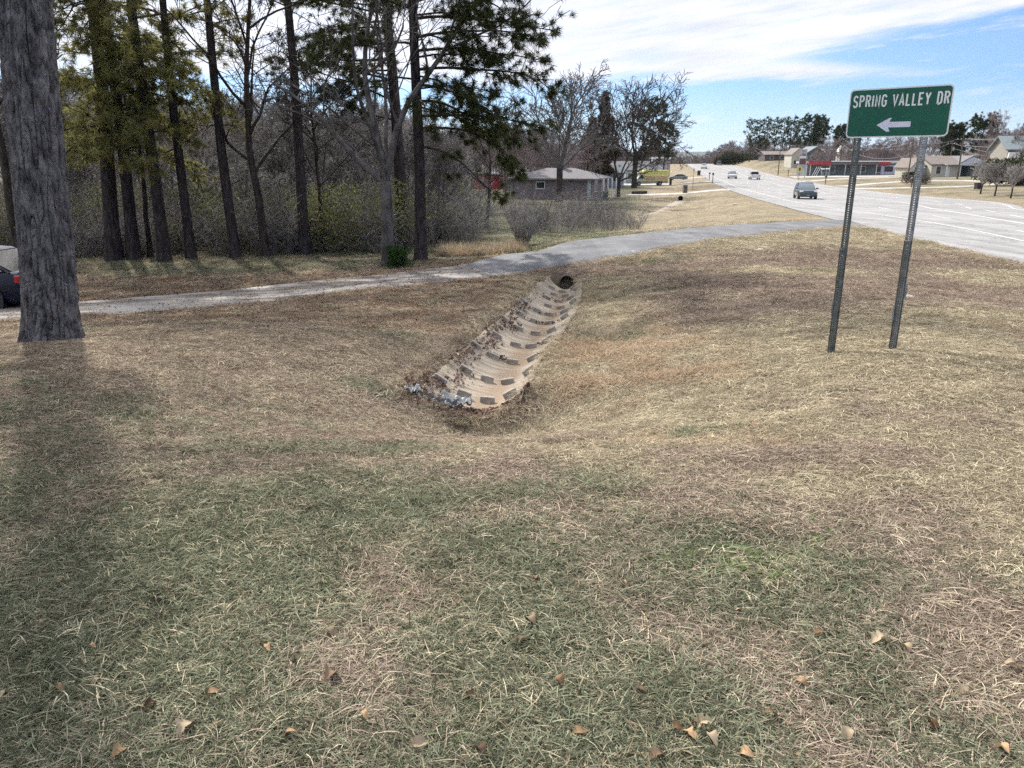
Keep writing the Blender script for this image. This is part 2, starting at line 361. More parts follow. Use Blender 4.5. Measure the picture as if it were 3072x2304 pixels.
def road_wear(m):
    nt = m.node_tree; L = nt.links.new; p = [n for n in nt.nodes if n.type == 'BSDF_PRINCIPLED'][0]; src = p.inputs['Base Color'].links[0].from_socket
    tc = N(nt, 'ShaderNodeTexCoord'); mp = N(nt, 'ShaderNodeMapping'); mp.inputs['Scale'].default_value = (1.1, .02, 1); L(tc.outputs['Object'], mp.inputs[0])
    no = N(nt, 'ShaderNodeTexNoise'); no.inputs['Scale'].default_value = 1.4; no.inputs['Detail'].default_value = 4; L(mp.outputs[0], no.inputs[0])
    fn = N(nt, 'ShaderNodeTexNoise'); fn.inputs['Scale'].default_value = 22; fn.inputs['Detail'].default_value = 3; L(tc.outputs['Object'], fn.inputs[0])
    vo = N(nt, 'ShaderNodeTexVoronoi', feature='DISTANCE_TO_EDGE'); vo.inputs['Scale'].default_value = .16; wn = N(nt, 'ShaderNodeTexNoise'); wn.inputs['Scale'].default_value = .9; wn.inputs['Detail'].default_value = 5; L(tc.outputs['Object'], wn.inputs[0])
    ad = N(nt, 'ShaderNodeMix', data_type='VECTOR'); ad.inputs[0].default_value = .45; L(tc.outputs['Object'], ad.inputs[4]); sc_ = N(nt, 'ShaderNodeVectorMath', operation='SCALE'); sc_.inputs['Scale'].default_value = 9; L(wn.outputs['Color'], sc_.inputs[0]); L(sc_.outputs[0], ad.inputs[5]); L(ad.outputs[1], vo.inputs['Vector'])
    ck = N(nt, 'ShaderNodeMapRange'); ck.inputs[1].default_value = .0; ck.inputs[2].default_value = .012; ck.inputs[3].default_value = .62; ck.inputs[4].default_value = 1; L(vo.outputs['Distance'], ck.inputs[0])
    m1 = N(nt, 'ShaderNodeMapRange'); m1.inputs[1].default_value = .35; m1.inputs[2].default_value = .65; m1.inputs[3].default_value = .86; m1.inputs[4].default_value = 1.1; L(no.outputs['Fac'], m1.inputs[0])
    m2 = N(nt, 'ShaderNodeMapRange'); m2.inputs[1].default_value = .35; m2.inputs[2].default_value = .65; m2.inputs[3].default_value = .88; m2.inputs[4].default_value = 1.12; L(fn.outputs['Fac'], m2.inputs[0])
    a = N(nt, 'ShaderNodeMath', operation='MULTIPLY'); L(m1.outputs[0], a.inputs[0]); L(m2.outputs[0], a.inputs[1]); b = N(nt, 'ShaderNodeMath', operation='MULTIPLY'); L(a.outputs[0], b.inputs[0]); L(ck.outputs[0], b.inputs[1])
    hs = N(nt, 'ShaderNodeHueSaturation'); L(src, hs.inputs['Color']); L(b.outputs[0], hs.inputs['Value']); L(hs.outputs[0], p.inputs['Base Color'])
road_wear(asphalt); road_wear(asph2)
crown = lambda X, Y: zroad(Y)+.0*X
tag(strip('road', RY, XL(RY)+.12*(fbm(RY*.8, RY*0+3)-.5), XR(RY), lambda X, Y: zroad(Y), asphalt, 8), kind='structure')
paint = mat('road_paint', (.45, .44, .42), (.66, .65, .63), 6, .7, ramp=(.3, .5), spec=.3)
ypaint = mat('yellow_road_paint', (.66, .62, .50), (.78, .75, .66), 6, .7, spec=.3)
def marking(label_unused, fx, w, m, dash=None, y0=-40, y1=392):
    V = []; Fq = []
    segs = [(y0, y1)] if dash is None else [(y, y+dash[0]) for y in np.arange(y0, y1, dash[1])]
    for a, b in segs:
        ys = np.arange(a, b+.01, max(.5, min(2, (b-a)/2))); x = fx(ys)
        n0 = len(V)
        for xx, yy in zip(x, ys):
            z = float(zroad(yy))+.006+.00004*max(yy, 0)
            V += [(xx-w/2, yy, z), (xx+w/2, yy, z)]
        for i in range(len(ys)-1): Fq.append((n0+2*i, n0+2*i+1, n0+2*i+3, n0+2*i+2))
    return np.array(V), np.array(Fq)
fr = lambda k: (lambda Y: XE(Y)*(1-k)+(XR(Y)-.6)*k)
parts_ = [marking('', XE, .11, 0), marking('', fr(.27), .12, 0, (3.05, 12.2), y0=-28.6), marking('', fr(.985), .12, 0), marking('', fr(.77), .12, 0, (3.05, 12.2), y0=-33)]
Vs, Fs, k = [], [], 0
for v_, f_ in parts_: Vs.append(v_); Fs.append(f_+k); k += len(v_)
tag(link('road_marking', npmesh('road_marking', np.concatenate(Vs), np.concatenate(Fs)), paint), kind='structure')
Vs, Fs, k = [], [], 0
for v_, f_ in [marking('', fr(.53), .12, 0), marking('', lambda Y: fr(.53)(Y)+.0+3.3*(XR(Y)-XE(Y))/16, .12, 0, (3.05, 12.2))]: Vs.append(v_); Fs.append(f_+k); k += len(v_)
tag(link('centre_marking', npmesh('centre_marking', np.concatenate(Vs), np.concatenate(Fs)), ypaint), kind='structure')

# driveway sheet: parametrised along its two edges
def resample(P, n):
    d = np.concatenate([[0], np.cumsum(np.hypot(*(P[1:, :2]-P[:-1, :2]).T))]); t = np.linspace(0, d[-1], n)
    Q = np.stack([np.interp(t, d, P[:, k]) for k in range(P.shape[1])], -1)
    k = np.exp(-np.linspace(-2, 2, 11)**2); k /= k.sum()
    for c in range(P.shape[1]): Q[:, c] = np.convolve(np.pad(Q[:, c], 5, mode='reflect', reflect_type='odd'), k, 'valid')
    return Q
def ribbon(name, A, B, lift, m, ns=10, kind='structure', rough=0.0, zmode=None):
    s = np.linspace(0, 1, ns)[None, :, None]; G = A[:, None]*(1-s)+B[:, None]*s
    if rough:
        e = np.zeros(G.shape[:2]); n = len(A)
        G[:, 0, :2] += rough*(fbm(np.arange(n)*.35, np.zeros(n))-.5)[:, None]; G[:, -1, :2] += rough*(fbm(np.arange(n)*.31, np.ones(n)*9)-.5)[:, None]
    Z = terrain(G[..., 0], G[..., 1])+lift
    if zmode: Z = np.maximum(Z, zmode(G[..., 0], G[..., 1], Z))
    e = np.zeros_like(Z); e[:, 0] = e[:, -1] = lift+.02; e[0] = e[-1] = lift*.5
    Z = Z-e
    id_ = np.arange(Z.size).reshape(Z.shape)
    q = np.stack([id_[:-1, :-1], id_[:-1, 1:], id_[1:, 1:], id_[1:, :-1]], -1).reshape(-1, 4)
    me = npmesh(name, np.stack([G[..., 0], G[..., 1], Z], -1).reshape(-1, 3), q, True)
    return tag(link(name, me, m), kind=kind)
dA, dB = resample(DRN, 150), resample(DRF, 150)
def tojoin(X, Y, Z):   # where the drive meets the road it lies just under/at road level
    d = XL(Y)-X
    return np.where(d < 1.2, zroad(Y)-.03*0+.002, Z)
ribbon('driveway', dA, dB, .05, asph2, 24, rough=.25, zmode=lambda X, Y, Z: np.where(XL(Y)-X < .25, zroad(Y)+.004, Z))
dirt = mat('dirt_track', (.12, .095, .08), (.33, .31, .285), .9, .95, bump=.5, stretch=(.5, 2.2, 1), bscale=14, detail=7, ramp=(.38, .6))
TRK = [(-30, 15.6), (-18, 17.0), (-12.6, 18.3), (-10.7, 18.75), (-7.6, 20.45), (-5.2, 21.9), (-3.0, 23.2), (-1.3, 24.4), (-.2, 25.3), (1, 25.9)]
T_ = resample(np.array(TRK, float), 160); d_ = np.gradient(T_, axis=0); nrm = np.stack([-d_[:, 1], d_[:, 0]], -1)/np.hypot(d_[:, 0], d_[:, 1])[:, None]
wd = np.interp(np.arange(160), [0, 90, 125, 150, 159], [1.8, 1.8, 1.9, 1.5, .6])[:, None]
ribbon('dirt_track', T_-nrm*wd, T_+nrm*wd, .028, dirt, 14, rough=1.3)
# neighbouring driveways on both sides of the road (pale concrete)
conc = mat('pale_concrete', (.32, .31, .28), (.42, .41, .38), 1.1, .85, bump=.2, bscale=30)
def pavement(name, pts, w, lift=.03, m=None):
    P = resample(np.array(pts, float), 60); d = np.gradient(P, axis=0); n = np.stack([-d[:, 1], d[:, 0]], -1)/np.hypot(d[:, 0], d[:, 1])[:, None]
    ribbon(name, P-n*w/2, P+n*w/2, lift, m or conc, 6)
g2 = lambda u, v: tuple(gnd(u, v)[:2])
pavement('side_driveway', [g2(770, 0) if 0 else (float(XL(112))+.3, 112), g2(680, 193.5), g2(655, 194.5), g2(630, 194.5)], 4, .05)
pavement('side_driveway', [(float(XL(165))+.3, 165), g2(672, 183.8), g2(640, 184.6), g2(600, 184)], 7, .08)
pavement('side_driveway', [(float(XL(205))+.3, 205), g2(690, 178.2), g2(660, 178.6)], 5, .08)
pavement('side_driveway', [g2(838, 186.6), g2(870, 184), g2(900, 181.8), g2(925, 181), g2(965, 180.5), g2(990, 182)], 2.3, .08)
pavement('side_driveway', [g2(846, 189.2), g2(883, 188.8), g2(920, 187.8), g2(956, 187), g2(985, 185.5), g2(1008, 182.5)], 1.9, .07)
pavement('side_driveway', [g2(803, 181.8), g2(825, 180), g2(845, 179), g2(890, 177.4), g2(905, 177)], 3, .10)
pavement('forecourt', [g2(790, 177.2), g2(830, 176.5), g2(880, 176.3), g2(906, 176.2)], 12, .10)

# ------------------------------------------------------------------ concrete channel with baffle bricks
concC = mat('channel_concrete', (.21, .175, .135), (.42, .365, .29), 2.2, .9, bump=.5, bscale=9, stretch=(.45, 4.5, 1), detail=7, ramp=(.3, .7), spec=.2)
def chan_mat():
    m = concC.copy(); m.name = 'stained_channel_concrete'; nt = m.node_tree; L = nt.links.new
    p = [n for n in nt.nodes if n.type == 'BSDF_PRINCIPLED'][0]; src = p.inputs['Base Color'].links[0].from_socket
    a = N(nt, 'ShaderNodeAttribute', attribute_name='across'); ab = N(nt, 'ShaderNodeMath', operation='ABSOLUTE'); L(a.outputs['Fac'], ab.inputs[0])
    no = N(nt, 'ShaderNodeTexNoise'); no.inputs['Scale'].default_value = 1.1; tc = N(nt, 'ShaderNodeTexCoord'); L(tc.outputs['Object'], no.inputs['Vector'])
    sm = N(nt, 'ShaderNodeMath', operation='MULTIPLY_ADD'); sm.inputs[1].default_value = .7; L(no.outputs['Fac'], sm.inputs[0]); L(ab.outputs[0], sm.inputs[2])
    mr = N(nt, 'ShaderNodeMapRange'); mr.inputs[1].default_value = .70; mr.inputs[2].default_value = .48; L(sm.outputs[0], mr.inputs[0])
    mx = N(nt, 'ShaderNodeMix', data_type='RGBA'); mx.inputs[7].default_value = (.24, .175, .12, 1); L(src, mx.inputs[6])
    ml = N(nt, 'ShaderNodeMath', operation='MULTIPLY'); ml.inputs[1].default_value = .85; L(mr.outputs[0], ml.inputs[0]); L(ml.outputs[0], mx.inputs[0]); L(mx.outputs[2], p.inputs['Base Color'])
    return m
CHM = chan_mat()
ch = empty('drainage_channel', (float(xd(9.6)), 9.6, float(zd(9.6))))
tag(ch, 'curved concrete drainage channel with rows of upright bricks running from the culvert', 'drainage channel')
Ys = np.arange(9.2, 23.45, .12); s = np.linspace(-1, 1, 25)
Xg = xd(Ys)[:, None]+np.where(s[None] < 0, s[None]*HL(Ys)[:, None], s[None]*HR(Ys)[:, None]); Yg = np.repeat(Ys[:, None], 25, 1)
# the near end is ragged, set a bit on the skew
Zg = zd(Yg)+.34*np.abs(s)[None]**1.9+.012*(fbm(Xg*4, Yg*4)-.5)
edge_n = .10*(fbm(Ys*1.3, Ys*0+4)-.5); Xg[:, 0] += edge_n; Xg[:, -1] -= edge_n
id_ = np.arange(Xg.size).reshape(Xg.shape); q = np.stack([id_[:-1, :-1], id_[:-1, 1:], id_[1:, 1:], id_[1:, :-1]], -1).reshape(-1, 4)
V = np.stack([Xg, Yg, Zg], -1).reshape(-1, 3); n0 = len(V); V2 = V-np.array([0, 0, .05])
bd = np.concatenate([id_[0, :], id_[1:, -1], id_[-1, -2::-1], id_[-2:0:-1, 0]]); bd2 = np.roll(bd, -1)
side = np.stack([bd, bd+n0, bd2+n0, bd2], -1)
me = npmesh('channel_slab', np.concatenate([V, V2])-np.array(ch.location), [q, side], True, {'across': np.concatenate([np.repeat(s[None], len(Ys), 0).ravel()]*2)})
link('channel_slab', me, CHM, ch)
brickM = mat('grey_brick', (.20, .185, .165), (.38, .35, .31), 9, .9, bump=.3, bscale=80)
rowsY = [10.02, 11.1, 12.5, 13.9, 15.3, 16.6, 17.9, 19.05, 20.3, 21.4, 22.4]
rg = random.Random(5); brick_me = None
for i, y in enumerate(rowsY):
    off = (i % 2)*.14-.07
    for k in range(-2, 3):
        d = k*.335+off+rg.uniform(-.02, .02)
        if d < -.78 or d > .55 or (i > 6 and abs(k) == 2): continue
        if i == 0 and k != -2 and k != 2: 
            if rg.random() < .5: continue
        if brick_me is None:
            b = MB().rbox(-.1, .1, -.03, .03, -.03, .085, .006).build('baffle_brick', brickM, ch); brick_me = b.data
        else:
            b = link('baffle_brick', brick_me, None, ch)
        dd = float(across(np.array(float(xd(y))+d), np.array(y)))
        x, yy = float(xd(y))+d, y+.05*abs(dd)**2*3+rg.uniform(-.02, .02)
        z = float(zd(yy))+.34*abs(dd)**1.9
        sl = math.atan(.34*1.9*abs(dd)**.9/(.8 if d < 0 else .6))*(1 if d > 0 else -1)
        b.location = (x-ch.location.x, yy-ch.location.y, z-ch.location.z); b.rotation_euler = (rg.uniform(-.08, .08), -sl, rg.uniform(-.06, .06))

def culvert(name, loc, r, ln, rz, label, m, wall=.02):
    t = empty(name, loc, rz); tag(t, label, 'culvert')
    n = 28; k = 40
    ang = np.linspace(0, 2*np.pi, n, endpoint=False); ys = np.linspace(0, ln, k)
    def tubev(rad, cor): return np.array([[(rad+cor*math.sin(i*1.9))*math.cos(a), y, (rad+cor*math.sin(i*1.9))*math.sin(a)+r] for i, y in enumerate(ys) for a in ang])
    V = np.concatenate([tubev(r+wall, .008), tubev(r, .008)]); o = n*k
    q = []
    for j in range(k-1):
        for i in range(n):
            a, b = j*n+i, j*n+(i+1) % n
            q.append((a, b, b+n, a+n)); q.append((o+a, o+a+n, o+b+n, o+b))
    for i in range(n):
        b = (i+1) % n; q.append((i, o+i, o+b, b)); 
    link('pipe_wall', npmesh('pipe_wall', V, np.array(q), True), m, t)
    MB().loft([[(.99*r*math.cos(a), ln*.96, r+.99*r*math.sin(a)) for a in ang], [(.99*r*math.cos(a), ln*.99, r+.99*r*math.sin(a)) for a in ang]]).build('bore_shade_cap', mat('bore_shade_black', (.01, .01, .01), rough=1), t)  # black cap disc stands in for the shade deep inside the pipe
    return t
pipeM = mat('weathered_steel_pipe', (.035, .032, .03), (.09, .082, .075), 6, .7, bump=.2)
cz = float(zd(23.7))
culvert('culvert_pipe', (1.68, 23.62, cz-.0), .19, .8, -.1, 'round black mouth of the steel culvert pipe at the far end of the concrete channel', pipeM)

# the far culvert under the side driveway, with a short concrete apron
pf = gnd(680.5, 200.5, 50, 200)
culvert('culvert_pipe', (pf[0], pf[1], pf[2]-.02), .26, .8, -.15, 'small distant culvert mouth under the side driveway beyond the brick house lawn', pipeM)
ap = [g2(680.5, 201), g2(676, 203.5), g2(671, 206), g2(664, 209), g2(655, 213), g2(640, 218)]
P = resample(np.array(ap, float), 40); d = np.gradient(P, axis=0); n_ = np.stack([-d[:, 1], d[:, 0]], -1)/np.hypot(d[:, 0], d[:, 1])[:, None]; wv = np.linspace(.75, .12, 40)[:, None]
o = ribbon('far_channel', P-n_*wv, P+n_*wv, .04, concC, 6, rough=.5)
# ------------------------------------------------------------------ scatter (stuff)
PROTO = 0
def scatter(name, pts, rots, scl, ids, protos, label=None):
    global PROTO
    c = bpy.data.collections.new('source_'+name)
    for i, (me, m) in enumerate(protos):
        o = bpy.data.objects.new('%s_clump_%02d' % (name, i), me)
        if m is not None and not me.materials: me.materials.append(m)
        c.objects.link(o)
    me = bpy.data.meshes.new(name); me.vertices.add(len(pts)); me.vertices.foreach_set('co', np.asarray(pts, np.float32).ravel())
    a = me.attributes.new('rot', 'FLOAT_VECTOR', 'POINT'); a.data.foreach_set('vector', np.asarray(rots, np.float32).ravel())
    a = me.attributes.new('scl', 'FLOAT', 'POINT'); a.data.foreach_set('value', np.asarray(scl, np.float32))
    a = me.attributes.new('idx', 'INT', 'POINT'); a.data.foreach_set('value', np.asarray(ids, np.int32))
    o = link(name, me)
    ng = bpy.data.node_groups.new(name, 'GeometryNodeTree')
    ng.interface.new_socket('Geometry', in_out='INPUT', socket_type='NodeSocketGeometry'); ng.interface.new_socket('Geometry', in_out='OUTPUT', socket_type='NodeSocketGeometry')
    gi = ng.nodes.new('NodeGroupInput'); go = ng.nodes.new('NodeGroupOutput'); ip = ng.nodes.new('GeometryNodeInstanceOnPoints')
    ci = ng.nodes.new('GeometryNodeCollectionInfo'); ci.inputs[0].default_value = c; ci.inputs[1].default_value = True; ci.inputs[2].default_value = True
    ip.inputs['Pick Instance'].default_value = True
    def na(k, t):
        n = ng.nodes.new('GeometryNodeInputNamedAttribute'); n.data_type = t; n.inputs[0].default_value = k; return n.outputs[0]
    ng.links.new(gi.outputs[0], ip.inputs['Points']); ng.links.new(ci.outputs[0], ip.inputs['Instance'])
    ng.links.new(na('idx', 'INT'), ip.inputs['Instance Index']); ng.links.new(na('rot', 'FLOAT_VECTOR'), ip.inputs['Rotation']); ng.links.new(na('scl', 'FLOAT'), ip.inputs['Scale'])
    ng.links.new(ip.outputs[0], go.inputs[0])
    md = o.modifiers.new('scatter', 'NODES'); md.node_group = ng
    return tag(o, label, kind='stuff')

def blades(seed, n, rad, L, w, lie, curl=.5, seg=4):
    """a clump of n curved blades; lie 0 upright .. 1 flat"""
    g = np.random.default_rng(seed); V = []; Fq = []; T = []
    for i in range(n):
        r = rad*math.sqrt(g.random()); a = g.random()*6.283; x, y = r*math.cos(a), r*math.sin(a)
        az = g.random()*6.283; el = (1-lie)*1.35*(.5+.6*g.random())+.03+.25*g.random()*lie; l = L*(.5+g.random()*.9); ww = w*(.7+.6*g.random())
        p = np.array([x, y, .002+.02*lie*g.random()]); tint = g.random(); n0 = len(V); daz = g.normal()*curl*.6; dl = -curl*(.3+g.random())
        roll = g.random()*6.283
        for k in range(seg+1):
            d = np.array([math.cos(el)*math.cos(az), math.cos(el)*math.sin(az), math.sin(el)])
            sd = np.array([-math.sin(az), math.cos(az), .35*math.sin(roll)]); wk = ww*(1-(k/seg)**1.7)*.5+.0003
            V += [p+sd*wk, p-sd*wk]; T += [tint, tint]
            p = p+d*l/seg; el += dl/seg; az += daz/seg
            if p[2] < .003: p[2] = .003; el = abs(el)*.3
        for k in range(seg): Fq.append((n0+2*k, n0+2*k+1, n0+2*k+3, n0+2*k+2))
    return npmesh('grass_blades', np.array(V), np.array(Fq), False, {'tint': T})
green_m = leafmat('grass_green', (.042, .052, .03), (.31, .325, .22), .3, rnd=.5)
straw_m = leafmat('grass_straw', (.13, .105, .07), (.68, .60, .43), .25, rnd=.42)
brown_m = leafmat('grass_brown', (.11, .08, .062), (.47, .38, .30), .2, rnd=.45)
orange_m = leafmat('grass_orange', (.24, .175, .115), (.60, .46, .32), .25, rnd=.2)
weed_m = leafmat('broad_weed', (.075, .11, .04), (.24, .31, .13), .3, rnd=.25)
def rosette(seed, n=9, L=.05):
    g = np.random.default_rng(seed); V = []; Fq = []; T = []
    for i in range(n):
        az = i*2.4+g.random()*.5; el = .25+.5*g.random(); l = L*(.6+.6*g.random()); n0 = len(V); t = g.random(); p = np.array([0, 0, .004])
        for k, ww in enumerate((.15, .8, 1, .75, .05)):
            d = np.array([math.cos(el)*math.cos(az), math.cos(el)*math.sin(az), math.sin(el)]); sd = np.array([-math.sin(az), math.cos(az), .2])
            V += [p+sd*ww*l*.2, p-sd*ww*l*.2]; T += [t, t]; p = p+d*l/4; el -= .25
        for k in range(4): Fq.append((n0+2*k, n0+2*k+1, n0+2*k+3, n0+2*k+2))
    return npmesh('weed_leaves', np.array(V), np.array(Fq), True, {'tint': T})
GP = []
for k in range(3): GP.append((blades(10+k, 70, .11, .055, .0026, .66, .9, 3), green_m))      # 0-2
for k in range(3): GP.append((blades(20+k, 70, .12, .066, .0019, .90, .9, 3), straw_m))        # 3-5
for k in range(2): GP.append((blades(30+k, 66, .12, .058, .0020, .86, .9, 3), brown_m))        # 6-7
for k in range(2): GP.append((blades(35+k, 60, .11, .062, .0024, .72, .7, 3), orange_m))       # 8-9
for k in range(2): GP.append((rosette(40+k, 11, .06), weed_m))                                       # 10-11
for k in range(2): GP.append((blades(50+k, 7, .10, .16, .0017, .94, 1.1, 6), straw_m))      # 12-13 long loose straws
def make_points(n, ymin, ymax, power, side=1.25):
    y = (ymin**power+(ymax**power-ymin**power)*rng.random(n))**(1/power)
    half = y*.70*side+.5
    x = (rng.random(n)*2-1)*half
    return x, y
GRP = [[], [], [], []]
def lay(n, ymin, ymax, power, s0, s1):
    x, y = make_points(n, ymin, ymax, power)
    g, b, o, l = zones(x, y); r = rng.random(n); r2 = rng.random(n); r3 = rng.random(n)
    ok = (x < XL(y)-.05)
    ch_ = (np.abs(across(x, y)) < .97) & (y > 9.15) & (y < 23.5)
    ok &= ~(ch_ & (r3 < .985))
    # keep off the driveway and track
    ok &= ~inpoly(x, y, DPOLY) & ~(inpoly(x, y, TPOLY) & (r3 < .93)) & (r2 > l*.55)
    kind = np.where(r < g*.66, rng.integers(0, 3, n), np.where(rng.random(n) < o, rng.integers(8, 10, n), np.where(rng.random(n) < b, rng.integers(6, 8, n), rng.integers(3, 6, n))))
    near = y < 7
    ok &= (vnoise(x*7.3+31, y*7.3+7) < .68) | (r3 < .25) | (y > 14)
    ok &= ~((np.hypot(x-1.68, y-23.6) < .55))
    kind = np.where(near & (rng.random(n) < .06), rng.integers(12, 14, n), kind)
    wz = np.exp(-(((x-.95)/.5)**2+((y-3.15)/.4)**2))
    kind = np.where((rng.random(n) < .55*wz*sstep(.3, .6, fbm(x*2.3, y*2.3))+.05*g), rng.integers(10, 12, n), kind)
    x, y, kind = x[ok], y[ok], kind[ok]; m = len(x)
    z = terrain(x, y)
    f = np.interp(y, [ymin, ymax], [s0, s1])*(.7+.6*rng.random(m))*np.where(kind >= 10, .9, 1)
    f = f*np.where(kind < 3, 1.0, 1.0)
    e = .15; zx = (terrain(x+e, y)-z)/e; zy = (terrain(x, y+e)-z)/e; a = rng.random(m)*6.283
    # euler aligned to slope (small angles)
    rot = np.stack([np.arctan(zy)*1.0, -np.arctan(zx), a*0], -1)
    Rm = [(Matrix.Rotation(-math.atan(sx), 3, 'Y') @ Matrix.Rotation(math.atan(sy), 3, 'X') @ Matrix.Rotation(aa, 3, 'Z')).to_euler() for sx, sy, aa in zip(zx, zy, a)]
    return np.stack([x, y, z+.001], -1), np.array([tuple(r) for r in Rm]), f, kind
def inpoly(x, y, P):
    c = np.zeros(x.shape, bool); j = len(P)-1
    for i in range(len(P)):
        xi, yi = P[i][:2]; xj, yj = P[j][:2]
        if yi != yj:
            c ^= ((yi > y) != (yj > y)) & (x < (xj-xi)*(y-yi)/(yj-yi)+xi)
        j = i
    return c
DPOLY = np.concatenate([dA[:, :2], dB[::-1, :2]])[::6]; TPOLY = np.concatenate([T_-nrm*wd*.9, (T_+nrm*wd*.9)[::-1]])[::6]
sets = [lay(30000, 1.3, 5.5, 1.6, 1.0, 1.15), lay(30000, 5.5, 13, 1.6, 1.2, 1.8), lay(26000, 13, 42, 1.3, 2.0, 3.6)]
P_, Rr_, S_, K_ = [np.concatenate(z) for z in zip(*sets)]
GO = scatter('grass', P_, Rr_, S_, K_, GP, 'winter turf of mixed green and straw coloured grass')

# ------------------------------------------------------------------ fallen leaves
def leaf_mesh(seed, L=.09, lob=True):
    L = L*.6
    g = np.random.default_rng(seed); n = 24; V = []; ang = g.random()*.55+.12; tw = g.normal()*.5
    for k in range(n+1):
        t = k/n; w = abs(math.sin(math.pi*min(1, t*1.02)))**.7*L*.27
        if lob: w *= (.30+.9*abs(math.sin(t*math.pi*3.4+.2))**.8)
        z = math.sin(t*math.pi*1.3)*L*.25
        for s_ in (-1, -.5, 0, .5, 1):
            V.append((s_*w+.08*L*math.sin(t*3+tw), (t-.5)*L, z+abs(s_)**1.5*w*math.tan(ang)*(1+.5*math.sin(7*t+s_*2+tw))+.004))
    q = [(r*5+c, r*5+c+1, r*5+c+6, r*5+c+5) for r in range(n) for c in range(4)]
    V.append((.08*L*math.sin(tw)-.001, -.5*L, .005)); V.append((.08*L*math.sin(tw)+.001, -.5*L, .005)); V.append((.02*L, -.78*L, .012))
    me = npmesh('leaf_blade', np.array(V), [np.array(q), np.array([[len(V)-3, len(V)-2, len(V)-1]])], True, {'tint': np.repeat(g.random(), len(V))})
    return me
leaf_m = leafmat('dry_leaf', (.13, .075, .042), (.50, .34, .20), .2, rnd=.3)
leafd_m = leafmat('dull_leaf', (.09, .06, .043), (.27, .185, .125), .15, rnd=.45)
pale_m = leafmat('pale_leaf', (.34, .27, .18), (.50, .40, .28), .2, rnd=.2)
mauve_m = leafmat('mauve_leaf', (.10, .068, .06), (.27, .18, .165), .15, rnd=.4)
LP = [(leaf_mesh(60+k, .085, k % 2 == 0), [leafd_m, leaf_m, mauve_m, pale_m, mauve_m, leafd_m][k]) for k in range(6)]
def litter():
    X, Y = [], []
    n = 38000; x = rng.uniform(-22, 2.2, n); y = rng.uniform(8.5, 32, n); _, _, _, l = zones(x, y)
    k = rng.random(n) < np.clip(l*.9+.06, 0, 1); X.append(x[k]); Y.append(y[k])
    x, y = make_points(6500, 1.5, 12, 1.6); X.append(x); Y.append(y)
    x = rng.uniform(-40, -1, 9000); y = rng.uniform(27, 45, 9000); X.append(x); Y.append(y)
    x = np.concatenate(X); y = np.concatenate(Y)
    ok = ~inpoly(x, y, DPOLY) & (x < XL(y)) & ~(inpoly(x, y, TPOLY) & (rng.random(len(x)) < .45)) & ~((np.abs(across(x, y)) < 1.0) & (y > 9.1) & (y < 23.5))
    x, y = x[ok], y[ok]
    # drifts of leaves caught by the bricks in the channel
    dx_, dy_ = [], []
    for (yy, o, n, sx, sy) in [(9.36, .05, 700, .30, .07), (9.40, -.55, 300, .25, .07), (9.1, -.2, 350, .55, .08), (9.9, -.8, 150, .15, .2), (12.0, -.75, 160, .08, .6), (14.5, -.70, 160, .08, .9), (17.5, -.66, 120, .08, 1.2), (12.62, -.33, 70, .10, .06), (12.66, .42, 40, .10, .06), (14.02, .22, 25, .10, .04), (16.65, -.2, 60, .25, .05), (15.3, -.52, 50, .07, .2), (17.95, -.2, 50, .3, .06), (11.25, .52, 45, .08, .12), (13.2, -.56, 60, .06, .35), (10.7, -.58, 70, .07, .35), (20.4, -.35, 40, .2, .2)]:
        yv = yy+rng.normal(0, sy, n); dx_.append(np.clip(o+rng.normal(0, sx, n), -.98, .56)+xd(yv)); dy_.append(yv)
    cx, cy = np.concatenate(dx_), np.concatenate(dy_); dd = np.abs(across(cx, cy))
    czz = np.where(cy > 9.25, zd(cy)+.34*dd**1.9, terrain(cx, cy))+rng.random(len(cx))*.05
    z = terrain(x, y)+.004+rng.random(len(x))*.02
    P = np.concatenate([np.stack([x, y, z], -1), np.stack([cx, cy, czz], -1)]); m = len(P)
    rot = np.stack([rng.normal(0, .5, m), rng.normal(0, .5, m), rng.random(m)*6.283], -1)
    s = (.35+.75*rng.random(m)**1.5)*np.interp(P[:, 1], [0, 8, 30], [.6, 1.0, 1.8])
    s[-len(cx):] *= 1.35
    ids = rng.integers(0, 6, m); ids[-len(cx):] = rng.choice([0, 2, 5], len(cx))
    scatter('leaf_litter', P, rot, s, ids, LP, 'scattered dry brown leaves lying on the ground')
litter()
